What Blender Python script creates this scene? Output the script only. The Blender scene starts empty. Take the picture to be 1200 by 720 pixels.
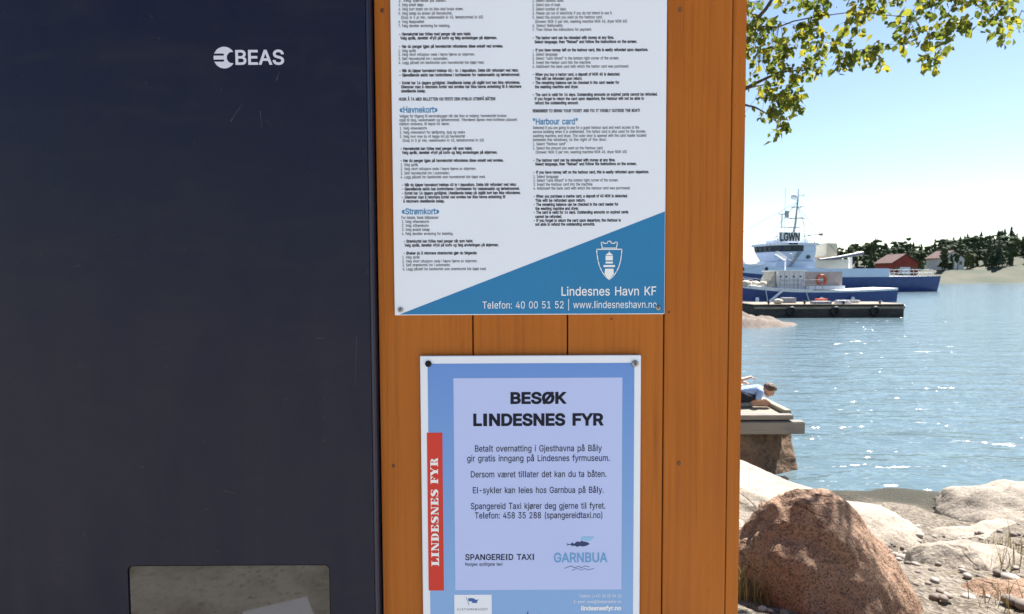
import bpy, bmesh, math, random, os
import numpy as np
from mathutils import Vector, Matrix, Quaternion, noise
from mathutils.geometry import delaunay_2d_cdt

R = math.radians
SC = bpy.context.scene
COL = SC.collection

# ------------------------------------------------------------------ camera
FPX = 722.0                                  # focal length in units of the 1200 px wide photograph
cam_data = bpy.data.cameras.new('camera')
cam = bpy.data.objects.new('camera', cam_data)
COL.objects.link(cam)
cam_data.sensor_width = 36.0
cam_data.lens = 36.0 * FPX / 1200.0
cam_data.clip_start = 0.05
cam_data.clip_end = 20000
CAM_ROT = Matrix.Rotation(R(90 - 2.95), 3, 'X') @ Matrix.Rotation(-0.0045, 3, 'Z')
EYE = Vector((0, 0, 1.6))
cam.matrix_world = Matrix.Translation(EYE) @ CAM_ROT.to_4x4()
cam_data.dof.use_dof = True
cam_data.dof.focus_distance = 1.0
cam_data.dof.aperture_fstop = 13.0
SC.camera = cam

# ------------------------------------------------------------------ light
SUN_EL, SUN_AZ = 50.0, 48.0                  # azimuth clockwise from +Y: ahead, a little to the right
world = bpy.data.worlds.new('World')
SC.world = world
world.use_nodes = True
wn = world.node_tree
sky = wn.nodes.new('ShaderNodeTexSky')
sky.sky_type = 'NISHITA'
sky.sun_disc = False
sky.sun_elevation = R(SUN_EL)
sky.sun_rotation = R(SUN_AZ)
sky.dust_density = 0.25
sky.air_density = 1.0
sky.ozone_density = 1.2
wn.links.new(sky.outputs[0], wn.nodes['Background'].inputs[0])
wn.nodes['Background'].inputs[1].default_value = 0.056
sun_data = bpy.data.lights.new('sun', 'SUN')
sun_data.energy = 5.0
sun_data.angle = R(0.5)
sun_data.color = (1.0, 0.98, 0.95)
sun = bpy.data.objects.new('sun', sun_data)
COL.objects.link(sun)
SUN_DIR = Vector((math.sin(R(SUN_AZ)) * math.cos(R(SUN_EL)), math.cos(R(SUN_AZ)) * math.cos(R(SUN_EL)), math.sin(R(SUN_EL))))
sun.rotation_euler = SUN_DIR.to_track_quat('Z', 'Y').to_euler()
sun.location = (20, 40, 60)
SC.view_settings.view_transform = 'Standard'
SC.view_settings.look = 'None'
SC.view_settings.gamma = 1.0
SC.view_settings.exposure = 1.55

# ------------------------------------------------------------------ helpers
def W(px, py, y):
    """World point on the plane at depth y that lies on the sight line through photograph pixel (px, py)."""
    d = CAM_ROT @ Vector(((px - 600) / FPX, -(py - 360) / FPX, -1))
    return EYE + d * (y / d.y)

class MB:
    """Collects shapes, builds ONE mesh object."""
    def __init__(self):
        self.v, self.f, self.mi = [], [], []
    def add(self, vs, fs, mi=0):
        o = len(self.v)
        self.v += [tuple(p) for p in vs]
        for f in fs:
            self.f.append([i + o for i in f]); self.mi.append(mi)
        return self
    def box(self, x0, x1, y0, y1, z0, z1, mi=0, m=None):
        vs = [Vector((x, y, z)) for x in (x0, x1) for y in (y0, y1) for z in (z0, z1)]
        if m is not None: vs = [m @ p for p in vs]
        return self.add(vs, [(0, 1, 3, 2), (4, 6, 7, 5), (0, 4, 5, 1), (2, 3, 7, 6), (0, 2, 6, 4), (1, 5, 7, 3)], mi)
    def tube(self, path, rad, n=8, mi=0, cap=True, squash=None):
        path = [Vector(p) for p in path]
        rad = [rad] * len(path) if isinstance(rad, (int, float)) else list(rad)
        vs, fs = [], []
        prev = None
        for i, p in enumerate(path):
            t = (path[min(i + 1, len(path) - 1)] - path[max(i - 1, 0)])
            t = t.normalized() if t.length > 1e-9 else Vector((0, 0, 1))
            if prev is None:
                a = t.orthogonal().normalized()
            else:
                a = prev - t * prev.dot(t)
                a = a.normalized() if a.length > 1e-6 else t.orthogonal().normalized()
            prev = a
            b = t.cross(a)
            for k in range(n):
                an = 2 * math.pi * k / n
                vs.append(p + (a * math.cos(an) + b * math.sin(an)) * rad[i])
        for i in range(len(path) - 1):
            for k in range(n):
                fs.append((i * n + k, i * n + (k + 1) % n, (i + 1) * n + (k + 1) % n, (i + 1) * n + k))
        if cap:
            fs.append(tuple(range(n - 1, -1, -1)))
            fs.append(tuple((len(path) - 1) * n + k for k in range(n)))
        return self.add(vs, fs, mi)
    def capsule(self, a, b, ra, rb, n=12, mi=0):
        a, b = Vector(a), Vector(b)
        d = (b - a); L = d.length
        d = d / L if L > 1e-9 else Vector((0, 0, 1))
        pts, rs = [], []
        for k in range(5):
            t = math.pi / 2 * (k / 4)
            pts.append(a - d * ra * math.cos(t)); rs.append(max(ra * math.sin(t), ra * .02))
        for k in range(5):
            t = math.pi / 2 * (k / 4)
            pts.append(b + d * rb * math.sin(t)); rs.append(max(rb * math.cos(t), rb * .02))
        return self.tube(pts, rs, n, mi)
    def ellipsoid(self, c, r, m=None, nu=16, nv=10, mi=0):
        c = Vector(c); vs, fs = [], []
        for j in range(nv + 1):
            th = math.pi * j / nv
            for i in range(nu):
                ph = 2 * math.pi * i / nu
                p = Vector((r[0] * math.sin(th) * math.cos(ph), r[1] * math.sin(th) * math.sin(ph), r[2] * math.cos(th)))
                if m is not None: p = m @ p
                vs.append(c + p)
        for j in range(nv):
            for i in range(nu):
                fs.append((j * nu + i, (j + 1) * nu + i, (j + 1) * nu + (i + 1) % nu, j * nu + (i + 1) % nu))
        return self.add(vs, fs, mi)
    def prism(self, poly, y0, y1, mi=0):
        """poly of (x, z), extruded between two depths y0 < y1."""
        n = len(poly)
        vs = [(p[0], y0, p[1]) for p in poly] + [(p[0], y1, p[1]) for p in poly]
        fs = [tuple(range(n)), tuple(range(2 * n - 1, n - 1, -1))]
        for i in range(n):
            j = (i + 1) % n
            fs.append((i, i + n, j + n, j))
        return self.add(vs, fs, mi)
    def build(self, name, mats, parent=None, smooth=False, bevel=0, weld=False, kind=None, local=False):
        me = bpy.data.meshes.new(name)
        me.from_pydata(self.v, [], self.f)
        mats = mats if isinstance(mats, (list, tuple)) else [mats]
        for m in mats: me.materials.append(m)
        if len(mats) > 1: me.polygons.foreach_set('material_index', self.mi)
        bm = bmesh.new(); bm.from_mesh(me)
        if weld: bmesh.ops.remove_doubles(bm, verts=bm.verts, dist=1e-5)
        bmesh.ops.recalc_face_normals(bm, faces=bm.faces)
        if bevel:
            es = [e for e in bm.edges if len(e.link_faces) == 2 and e.calc_face_angle(0) > R(30)]
            bmesh.ops.bevel(bm, geom=es, offset=bevel, segments=2, affect='EDGES', clamp_overlap=True)
        bm.to_mesh(me); bm.free()
        if smooth: me.polygons.foreach_set('use_smooth', [True] * len(me.polygons))
        me.update()
        o = bpy.data.objects.new(name, me)
        COL.objects.link(o)
        if parent is not None:
            o.parent = parent
            if parent.type == 'EMPTY' and not local: o.matrix_parent_inverse = parent.matrix_basis.inverted()
        if kind: o['kind'] = kind
        return o

def tag(o, label=None, cat=None, group=None, kind=None):
    if label: o['label'] = label
    if cat: o['category'] = cat
    if group: o['group'] = group
    if kind: o['kind'] = kind
    return o

def thing(name, label, cat, loc=(0, 0, 0), rz=0.0, group=None):
    o = bpy.data.objects.new(name, None)
    COL.objects.link(o)
    o.location = loc; o.rotation_euler = (0, 0, rz); o.empty_display_size = .2
    return tag(o, label, cat, group)

# ------------------------------------------------------------------ materials
def new_mat(name, col=(.5, .5, .5), rough=.5, spec=.5, metal=0.0):
    m = bpy.data.materials.new(name); m.use_nodes = True
    b = m.node_tree.nodes['Principled BSDF']
    b.inputs['Base Color'].default_value = (*col, 1)
    b.inputs['Roughness'].default_value = rough
    b.inputs['Specular IOR Level'].default_value = spec
    b.inputs['Metallic'].default_value = metal
    return m

class NT:
    def __init__(self, m):
        self.m = m; self.t = m.node_tree; self.b = self.t.nodes['Principled BSDF']
        self.tc = self.t.nodes.new('ShaderNodeTexCoord')
    def n(self, typ, **kw):
        x = self.t.nodes.new(typ)
        for k, v in kw.items(): setattr(x, k, v)
        return x
    def l(self, a, b): self.t.links.new(a, b)
    def mapping(self, scale=(1, 1, 1), src='Object', rot=(0, 0, 0), loc=(0, 0, 0)):
        x = self.n('ShaderNodeMapping'); x.inputs['Scale'].default_value = scale; x.inputs['Rotation'].default_value = rot
        x.inputs['Location'].default_value = loc
        self.l(self.tc.outputs[src], x.inputs['Vector']); return x.outputs[0]
    def noise(self, vec, scale, detail=4, rough=.55, dist=0.0):
        x = self.n('ShaderNodeTexNoise'); x.inputs['Scale'].default_value = scale; x.inputs['Detail'].default_value = detail
        x.inputs['Roughness'].default_value = rough; x.inputs['Distortion'].default_value = dist
        self.l(vec, x.inputs['Vector']); return x.outputs['Fac']
    def voronoi(self, vec, scale, feature='F1', out='Distance'):
        x = self.n('ShaderNodeTexVoronoi'); x.feature = feature; x.inputs['Scale'].default_value = scale
        self.l(vec, x.inputs['Vector']); return x.outputs[out]
    def ramp(self, fac, stops):
        x = self.n('ShaderNodeValToRGB'); e = x.color_ramp.elements
        while len(e) < len(stops): e.new(.5)
        for i, (p, c) in enumerate(stops):
            e[i].position = p; e[i].color = (*c, 1) if len(c) == 3 else c
        self.l(fac, x.inputs[0]); return x.outputs[0]
    def mix(self, fac, a, b, typ='MIX'):
        x = self.n('ShaderNodeMix'); x.data_type = 'RGBA'; x.blend_type = typ
        for s, v in ((x.inputs[0], fac), (x.inputs[6], a), (x.inputs[7], b)):
            if isinstance(v, (int, float)): s.default_value = v
            elif isinstance(v, tuple): s.default_value = (*v, 1)
            else: self.l(v, s)
        return x.outputs[2]
    def bump(self, h, strength=.3, dist=.01, prev=None):
        x = self.n('ShaderNodeBump'); x.inputs['Strength'].default_value = strength; x.inputs['Distance'].default_value = dist
        self.l(h, x.inputs['Height'])
        if prev is not None: self.l(prev, x.inputs['Normal'])
        return x.outputs[0]
    def color(self, s): self.l(s, self.b.inputs['Base Color'])
    def rough(self, s): self.l(s, self.b.inputs['Roughness'])
    def normal(self, s): self.l(s, self.b.inputs['Normal'])

def speckled(name, c1, c2, scale=8, rough=.6, bump=.1, bdist=.005, spec=.4, detail=6, stretch=(1, 1, 1)):
    m = new_mat(name, c1, rough, spec); t = NT(m)
    v = t.mapping(stretch)
    f = t.noise(v, scale, detail)
    t.color(t.ramp(f, [(.32, c1), (.68, c2)]))
    if bump: t.normal(t.bump(t.noise(v, scale * 4, 5), bump, bdist))
    return m

def make_wood_paint():
    m = new_mat('orange_wood_paint', (.43, .13, .018), .55, .22); t = NT(m)
    wob = t.noise(t.mapping((7, 7, 1.2)), 1.0, 2)
    off = t.n('ShaderNodeVectorMath', operation='SCALE'); off.inputs['Scale'].default_value = .02
    cmb = t.n('ShaderNodeCombineXYZ'); t.l(wob, cmb.inputs[0]); t.l(cmb.outputs[0], off.inputs[0])
    add = t.n('ShaderNodeVectorMath', operation='ADD'); t.l(t.tc.outputs['Object'], add.inputs[0]); t.l(off.outputs[0], add.inputs[1])
    def stretched(sx, sz):
        x = t.n('ShaderNodeMapping'); x.inputs['Scale'].default_value = (sx, sx, sz); t.l(add.outputs[0], x.inputs['Vector']); return x.outputs[0]
    g = t.noise(stretched(95, 1.6), 1.6, 5, .62, .3)       # long grain, wandering a little
    g2 = t.noise(stretched(330, 6), 1.0, 3, .5)
    g3 = t.noise(stretched(28, .8), 1.5, 3, .5)
    big = t.noise(t.mapping((4, 4, 1.6)), 1.3, 4)
    c = t.ramp(g, [(.27, (.23, .062, .0055)), (.47, (.36, .106, .0092)), (.62, (.39, .116, .0105)), (.78, (.48, .152, .018))])
    c = t.mix(t.ramp(g3, [(.35, (.55,) * 3), (.6, (0, 0, 0))]), c, (.32, .088, .009))
    c = t.mix(t.ramp(big, [(.38, (0, 0, 0)), (.7, (.5, .5, .5))]), c, (.47, .150, .020))
    sp = t.noise(t.mapping((34, 34, 7)), 9, 3, .6)         # chips and weathered flecks
    c = t.mix(t.ramp(sp, [(.70, (0, 0, 0)), (.735, (.8, .8, .8))]), c, (.15, .055, .022))
    dr = t.noise(stretched(60, .9), 1.0, 2)                # faint run marks
    c = t.mix(t.ramp(dr, [(.66, (0, 0, 0)), (.74, (.35, .35, .35))]), c, (.20, .06, .012))
    t.color(c)
    b = t.bump(g, .75, .0016)
    b = t.bump(g2, .45, .0007, b)
    b = t.bump(sp, .3, .001, b)
    t.normal(b)
    t.rough(t.ramp(g2, [(.3, (.46,) * 3), (.7, (.64,) * 3)]))
    return m

def make_rock(name, base, alt, dark, sc=1.0, speck=1.0, crack=.5):
    m = new_mat(name, base, .85, .25); t = NT(m)
    v = t.mapping((1, 1, 1))
    big = t.noise(v, 2.2 * sc, 6, .6, .4)
    fine = t.noise(v, 55 * sc, 4, .7)
    mid = t.noise(v, 11 * sc, 5, .6)
    c = t.ramp(big, [(.3, base), (.7, alt)])
    c = t.mix(t.ramp(mid, [(.5, (0, 0, 0)), (.72, (.75, .75, .75))]), c, dark)
    cry = t.voronoi(v, 95 * sc, 'F1', 'Color')
    cg = t.n('ShaderNodeSeparateColor'); t.l(cry, cg.inputs[0])
    c = t.mix(t.ramp(cg.outputs[0], [(.7, (0, 0, 0)), (.74, (.6 * speck,) * 3)]), c, tuple(x * .35 for x in dark))
    c = t.mix(t.ramp(cg.outputs[1], [(.78, (0, 0, 0)), (.82, (.5 * speck,) * 3)]), c, tuple(min(.75, x * 1.6) for x in base))
    cn = t.noise(t.mapping((.8, .8, 2.6), rot=(.25, .4, .5)), 1.7 * sc, 3, .5, .8)
    ab = t.n('ShaderNodeMath', operation='SUBTRACT'); t.l(cn, ab.inputs[0]); ab.inputs[1].default_value = .5
    ab2 = t.n('ShaderNodeMath', operation='ABSOLUTE'); t.l(ab.outputs[0], ab2.inputs[0])
    hr = t.ramp(ab2.outputs[0], [(.0, (0, 0, 0)), (.022, (1, 1, 1))])
    gate = t.ramp(t.noise(v, 1.3 * sc, 3), [(.45, (1, 1, 1)), (.6, (0, 0, 0))])
    hr = t.mix(1.0, hr, gate, 'LIGHTEN')
    c = t.mix(hr, t.mix(crack, c, tuple(x * .5 for x in dark)), c)
    li = t.noise(v, 6.5 * sc, 6, .7, .5)
    c = t.mix(t.ramp(li, [(.60, (0, 0, 0)), (.66, (.55, .55, .55))]), c, tuple(min(.6, x * 1.35) for x in alt))
    li2 = t.noise(t.mapping((1, 1, 1), loc=(4, 2, 7)), 9 * sc, 5, .7, .3)
    c = t.mix(t.ramp(li2, [(.63, (0, 0, 0)), (.68, (.6, .6, .6))]), c, tuple(x * .55 for x in dark))
    t.color(c)
    b = t.bump(hr, crack, .02)
    b = t.bump(mid, .8, .03, b)
    b = t.bump(fine, .7, .006, b)
    t.normal(b)
    return m

def make_water():
    m = new_mat('sea_water', (.095, .14, .155), .14, .5); t = NT(m)
    t.b.inputs['IOR'].default_value = 1.33
    v = t.mapping((1, 1, 1), rot=(0, 0, R(-12)))
    w1 = t.noise(t.mapping((.42, 1.25, 1), rot=(0, 0, R(-10))), 1.0, 3, .5, .6)
    w2 = t.noise(t.mapping((1.3, 3.6, 1), rot=(0, 0, R(12))), 1.0, 3, .55, .4)
    w3 = t.noise(t.mapping((5, 11, 1), rot=(0, 0, R(-5))), 1.0, 2, .5, .3)
    b = t.bump(w1, 1.0, .15)
    b = t.bump(w2, 1.0, .05, b)
    b = t.bump(w3, 1.0, .005, b)
    t.normal(b)
    return m

def make_ground():
    m = new_mat('shore_ground', (.2, .17, .13), .9, .2); t = NT(m)
    v = t.mapping()
    a = t.noise(v, 1.1, 6, .6); f = t.noise(v, 26, 5, .7)
    c = t.ramp(a, [(.3, (.12, .095, .065)), (.55, (.19, .15, .105)), (.75, (.25, .205, .155))])
    c = t.mix(t.ramp(f, [(.45, (0, 0, 0)), (.7, (.6, .6, .6))]), c, (.09, .075, .05))
    gr = t.voronoi(v, 38, 'F1', 'Color'); sg = t.n('ShaderNodeSeparateColor'); t.l(gr, sg.inputs[0])
    c = t.mix(t.ramp(sg.outputs[0], [(.45, (0, 0, 0)), (.5, (.55, .55, .55))]), c, (.30, .255, .205))
    c = t.mix(t.ramp(sg.outputs[1], [(.72, (0, 0, 0)), (.76, (.7, .7, .7))]), c, (.075, .06, .048))
    sx = t.n('ShaderNodeSeparateXYZ'); t.l(t.tc.outputs['Object'], sx.inputs[0])
    ad = t.n('ShaderNodeMath', operation='MULTIPLY_ADD'); t.l(a, ad.inputs[0]); ad.inputs[1].default_value = .25; t.l(sx.outputs[2], ad.inputs[2])
    mr = t.n('ShaderNodeMapRange'); mr.inputs[1].default_value = -1.0; mr.inputs[2].default_value = -.86; mr.inputs[3].default_value = 1; mr.inputs[4].default_value = 0
    t.l(ad.outputs[0], mr.inputs[0])
    c = t.mix(mr.outputs[0], c, (.055, .05, .035))
    t.color(c)
    gd = t.voronoi(v, 38)
    t.normal(t.bump(gd, .7, .02, t.bump(f, .8, .03))); return m

def make_paving():
    m = new_mat('grey_brown_asphalt', (.2, .18, .15), .85, .3); t = NT(m)
    v = t.mapping()
    a = t.noise(v, 2.2, 6, .65, .6); f = t.noise(v, 110, 3, .7); st = t.noise(v, 24, 6, .75)
    c = t.ramp(a, [(.36, (.28, .235, .18)), (.62, (.52, .475, .405))])
    c = t.mix(t.ramp(st, [(.54, (0, 0, 0)), (.62, (.8, .8, .8))]), c, (.20, .165, .12))
    c = t.mix(t.ramp(f, [(.6, (0, 0, 0)), (.75, (.6, .6, .6))]), c, (.56, .53, .48))
    t.color(c); t.normal(t.bump(f, .5, .004)); return m

def make_grey_wood(name, a, b, ax=(1, 30, 30)):
    m = new_mat(name, a, .8, .2); t = NT(m)
    v = t.mapping(ax)
    g = t.noise(v, 2.2, 5, .6, .3)
    p = t.noise(t.mapping((1.3, 1.3, 1.3)), 1.7, 4)
    c = t.ramp(g, [(.3, a), (.7, b)])
    c = t.mix(t.ramp(p, [(.5, (0, 0, 0)), (.75, (.5, .5, .5))]), c, tuple(x * .55 for x in a))
    t.color(c); t.normal(t.bump(g, .4, .006)); return m

def make_leaf():
    m = bpy.data.materials.new('birch_leaf'); m.use_nodes = True
    nt = m.node_tree; b = nt.nodes['Principled BSDF']; out = nt.nodes['Material Output']
    geo = nt.nodes.new('ShaderNodeNewGeometry')
    rp = nt.nodes.new('ShaderNodeValToRGB')
    e = rp.color_ramp.elements
    e[0].position = 0; e[0].color = (.030, .048, .010, 1); e[1].position = 1; e[1].color = (.15, .145, .012, 1)
    x = e.new(.55); x.color = (.06, .082, .011, 1)
    nt.links.new(geo.outputs['Random Per Island'], rp.inputs[0])
    nt.links.new(rp.outputs[0], b.inputs['Base Color'])
    b.inputs['Roughness'].default_value = .6; b.inputs['Specular IOR Level'].default_value = .2
    tr = nt.nodes.new('ShaderNodeBsdfTranslucent')
    hs = nt.nodes.new('ShaderNodeHueSaturation'); hs.inputs['Value'].default_value = 3.0; hs.inputs['Hue'].default_value = .478
    nt.links.new(rp.outputs[0], hs.inputs['Color']); nt.links.new(hs.outputs[0], tr.inputs['Color'])
    mx = nt.nodes.new('ShaderNodeMixShader'); mx.inputs[0].default_value = .5
    nt.links.new(b.outputs[0], mx.inputs[1]); nt.links.new(tr.outputs[0], mx.inputs[2])
    nt.links.new(mx.outputs[0], out.inputs[0])
    return m

def make_navy():
    base = (.0075, .0095, .027)
    m = new_mat('navy_powder_coat', base, .33, .2); t = NT(m)
    v = t.mapping()
    f = t.noise(v, 900, 2); s = t.noise(t.mapping((7, 7, 1.6)), 3, 6, .65); wipe = t.noise(t.mapping((3, 3, 9), rot=(0, .6, 0)), 2.5, 5, .6, .8)
    t.normal(t.bump(t.noise(v, 3.2, 2), .10, .004, t.bump(f, .12, .0004)))
    t.rough(t.mix(t.ramp(wipe, [(.5, (0, 0, 0)), (.75, (.5,) * 3)]), t.ramp(s, [(.3, (.24,) * 3), (.7, (.46,) * 3)]), (.52,) * 3))
    c = t.mix(t.ramp(wipe, [(.48, (0, 0, 0)), (.8, (.16,) * 3)]), base, (.045, .043, .042))
    d = t.noise(v, 70, 2); d2 = t.noise(v, 260, 2)
    c = t.mix(t.ramp(d, [(.73, (0, 0, 0)), (.79, (.4,) * 3)]), c, (.06, .058, .055))
    c = t.mix(t.ramp(d2, [(.74, (0, 0, 0)), (.8, (.5,) * 3)]), c, (.08, .078, .075))
    t.color(c)
    return m

def make_laminate(name, col, rough=.28, var=.04):
    m = new_mat(name, col, rough, .16); t = NT(m)
    n = t.noise(t.mapping(), 6, 4)
    t.color(t.mix(t.ramp(n, [(.3, (0, 0, 0)), (.75, (1, 1, 1))]), col, tuple(c * (1 - var) for c in col)))
    t.normal(t.bump(t.noise(t.mapping(), 4.5, 2), .15, .004))
    s = t.noise(t.mapping(), 23, 5, .7)
    t.rough(t.ramp(s, [(.35, (rough,) * 3), (.75, (rough + .16,) * 3)]))
    return m

def make_blue_print():
    """printed blue field of the small sign: the print itself fades from a strong to a paler blue."""
    m = new_mat('blue_printed_field', (.17, .29, .58), .3, .16); t = NT(m)
    sx = t.n('ShaderNodeSeparateXYZ'); t.l(t.tc.outputs['Object'], sx.inputs[0])
    mr = t.n('ShaderNodeMapRange'); mr.inputs[1].default_value = 1.08; mr.inputs[2].default_value = 1.5
    t.l(sx.outputs[2], mr.inputs[0])
    t.color(t.ramp(mr.outputs[0], [(0, (.235, .41, .72)), (1, (.125, .265, .64))]))
    return m

M = dict(
    wood=make_wood_paint(), navy=make_navy(),
    black=new_mat('black_rubber', (.006, .006, .006), .5, .3),
    dark=new_mat('dark_gap', (.012, .01, .008), .9, .1),
    white_lam=make_laminate('white_laminate', (.75, .805, .90)),
    white_lam2=make_laminate('white_sign_board', (.76, .81, .90)),
    blue_corner=make_laminate('blue_printed_corner', (.030, .20, .42), .26, .06),
    blue_field=make_blue_print(),
    pale_panel=make_laminate('pale_blue_print', (.47, .555, .88), .3, .03),
    red=make_laminate('red_print', (.60, .048, .034), .3, .05),
    ink=new_mat('dark_ink', (.012, .015, .026), .5, .12),
    ink_b=new_mat('blue_ink', (.045, .22, .43), .4, .3),
    ink_w=new_mat('white_ink', (.80, .82, .84), .4, .4),
    ink_navy=new_mat('navy_ink', (.016, .04, .14), .4, .3),
    ink_sky=new_mat('sky_blue_ink', (.13, .33, .62), .4, .3),
    ink_sky2=new_mat('pale_sky_ink', (.26, .50, .78), .4, .3),
    ink_flag=new_mat('flag_blue_ink', (.035, .12, .36), .4, .3),
    logo_grey=new_mat('pale_vinyl', (.60, .62, .72), .4, .4),
    steel=new_mat('stainless_steel', (.36, .35, .34), .38, .5, 1.0),
    scratch=new_mat('scratch_grey', (.10, .11, .13), .6, .3),
    trim=new_mat('navy_edge_highlight', (.022, .027, .055), .28, .35),  # navy made lighter and bluer: the edge highlight is put into this colour
    knot=speckled('resin_knot', (.09, .035, .012), (.2, .07, .02), 120, .6, .3, .002),
    paving=make_paving(), ground=make_ground(), water=make_water(),
    pale_rock=make_rock('pale_granite', (.37, .31, .245), (.30, .25, .19), (.20, .155, .115), .9, .5, .55),
    brown_rock=make_rock('brown_granite', (.28, .165, .10), (.325, .205, .135), (.15, .092, .064), 1.6, 1.1, .6),
    wet_rock=make_rock('tidal_rock', (.15, .088, .05), (.20, .125, .072), (.045, .032, .022), 1.2, .5, .5),
    sand_rock=make_rock('sandy_rock', (.20, .15, .115), (.14, .105, .08), (.06, .048, .036), .6, .3, .4),
    bark=speckled('birch_bark', (.06, .05, .04), (.22, .20, .18), 6, .8, .5, .01, stretch=(1, 1, .35)),
    twig=speckled('brown_twig', (.035, .026, .02), (.075, .055, .04), 30, .7, .2, .002),
    leaf=make_leaf(),
    deck=make_grey_wood('weathered_planks', (.29, .245, .18), (.39, .335, .255)),
    beam=make_grey_wood('weathered_beam', (.21, .185, .15), (.31, .275, .23)),
    barge=make_grey_wood('tarred_timber', (.035, .032, .03), (.10, .09, .08), (.6, 4, 6)),
    barge_top=make_grey_wood('worn_deck_timber', (.22, .17, .12), (.36, .29, .22), (1, 6, 6)),
)
# ------------------------------------------------------------------ lettering: glyph outlines turned into flat triangles
def load_font():
    try:
        p = os.path.join(bpy.utils.system_resource('DATAFILES'), 'fonts', 'Inter.woff2')
        if os.path.exists(p): return bpy.data.fonts.load(p)
    except Exception:
        pass
    return None
FONT = load_font()
GLYPH, ADV = {}, {}

def fetch_glyphs(chars, res):
    made = []
    for ch in chars:
        for body in (ch, ch + '|'):
            c = bpy.data.curves.new('glyph', 'FONT'); c.body = body
            if FONT: c.font = FONT
            c.resolution_u = res; c.fill_mode = 'NONE'
            o = bpy.data.objects.new('glyph', c); COL.objects.link(o); made.append((body, o))
    bpy.context.view_layer.update()
    dg = bpy.context.evaluated_depsgraph_get()
    out = {}
    for body, o in made:
        me = bpy.data.meshes.new_from_object(o.evaluated_get(dg))
        vs = [(v.co.x, v.co.y) for v in me.vertices]
        es = [tuple(e.vertices) for e in me.edges]
        out[body] = (vs, es)
        bpy.data.meshes.remove(me)
    for body, o in made:
        c = o.data; bpy.data.objects.remove(o); bpy.data.curves.remove(c)
    return out

def contours(vs, es):
    adj = {}
    for a, b in es:
        adj.setdefault(a, []).append(b); adj.setdefault(b, []).append(a)
    seen, loops = set(), []
    for s in sorted(adj):
        if s in seen: continue
        loop = [s]; seen.add(s); prev, cur = None, s
        while True:
            nx = [x for x in adj[cur] if x != prev and x not in seen]
            if prev is None:
                nx = [x for x in adj[cur] if x == cur + 1] or nx
            if not nx: break
            prev, cur = cur, nx[0]; loop.append(cur); seen.add(cur)
        if len(loop) > 2: loops.append([vs[i] for i in loop])
    return loops

def area(l):
    return .5 * sum(l[i][0] * l[(i + 1) % len(l)][1] - l[(i + 1) % len(l)][0] * l[i][1] for i in range(len(l)))

def fill(loops, bold=0.0):
    if not loops: return [], []
    sgn = 1 if area(max(loops, key=lambda l: abs(area(l)))) > 0 else -1
    if bold:
        nl = []
        for l in loops:
            n = len(l); q = []
            for i in range(n):
                p0, p1, p2 = Vector(l[i - 1]), Vector(l[i]), Vector(l[(i + 1) % n])
                d1, d2 = (p1 - p0), (p2 - p1)
                if d1.length < 1e-9: d1 = d2
                if d2.length < 1e-9: d2 = d1
                d1 = d1.normalized(); d2 = d2.normalized()
                n1 = Vector((d1.y, -d1.x)) * sgn; n2 = Vector((d2.y, -d2.x)) * sgn
                m = n1 + n2
                if m.length < .3: m = n1
                m = m.normalized(); k = 1 / max(.6, m.dot(n1))
                q.append(tuple(p1 + m * bold * k))
            nl.append(q)
        loops = nl
    pts, edges = [], []
    for l in loops:
        o = len(pts); n = len(l)
        pts += [Vector(p) for p in l]
        edges += [(o + i, o + (i + 1) % n) for i in range(n)]
    ov, oe, of, *_ = delaunay_2d_cdt(pts, edges, [], 0, 1e-7)
    V = np.array([tuple(p) for p in ov])
    T = [tuple(f) for f in of if len(f) == 3]
    if not T: return [], []
    C = V[np.array(T)].mean(1)
    wn_ = np.zeros(len(C))
    for l in loops:
        a = np.array(l); b = np.roll(a, -1, 0)
        for (x0, y0), (x1, y1) in zip(a, b):
            if y0 == y1: continue
            up = (C[:, 1] >= min(y0, y1)) & (C[:, 1] < max(y0, y1))
            xi = x0 + (C[:, 1] - y0) / (y1 - y0) * (x1 - x0)
            wn_ += np.where(up & (xi > C[:, 0]), 1 if y1 > y0 else -1, 0)
    keep = [t for t, w in zip(T, wn_) if abs(w) > .5]
    return V, keep

RAW = {}
PLAIN = {'I': (.095, .185, 1), 'l': (.075, .158, 0)}             # letters drawn as a plain upright
def glyph(ch, bold, res):
    k = (ch, round(bold, 4), res)
    if k not in GLYPH:
        if ch in PLAIN:
            a, b, c = PLAIN[ch]; h = CAPH if c else max(v[1] for v in RAW[res]['h'][0])
            GLYPH[k] = fill([[(a, 0), (b, 0), (b, h), (a, h)]], bold)
        else: GLYPH[k] = fill(contours(*RAW[res][ch]), bold)
    return GLYPH[k]
def prepare(chars, res):
    chars = sorted(set(chars) - {' '})
    g = fetch_glyphs(chars + ['|'], res)
    RAW[res] = g
    bar = min(v[0] for v in g['|'][0])
    for ch in chars:
        a = max(v[0] for v in g[ch + '|'][0]) - max(v[0] for v in g['|'][0])
        ADV[ch] = a
    ADV[' '] = .28; ADV['I'] = .28; ADV['l'] = .233

def text_line(mb, s, y, x0, x1, base_z, cap, bold=0.0, res=2, track=0.0, mi=0, fit=True):
    """One line of lettering on the vertical plane at depth y, from x0 to x1, capitals `cap` metres high."""
    glyphs, u = [], 0.0
    lo, hi = 1e9, -1e9
    for ch in s:
        if ch != ' ':
            V, T = glyph(ch, bold, res)
            if len(V):
                used = sorted({i for t in T for i in t})
                lo = min(lo, u + min(V[i][0] for i in used)); hi = max(hi, u + max(V[i][0] for i in used))
                glyphs.append((u, V, T))
        u += ADV[ch] + track
    sy = cap / CAPH
    sx = (x1 - x0) / (hi - lo) if fit else sy
    for u0, V, T in glyphs:
        mb.add([(x0 + (u0 + v[0] - lo) * sx, y, base_z + v[1] * sy) for v in V], T, mi)

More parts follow.
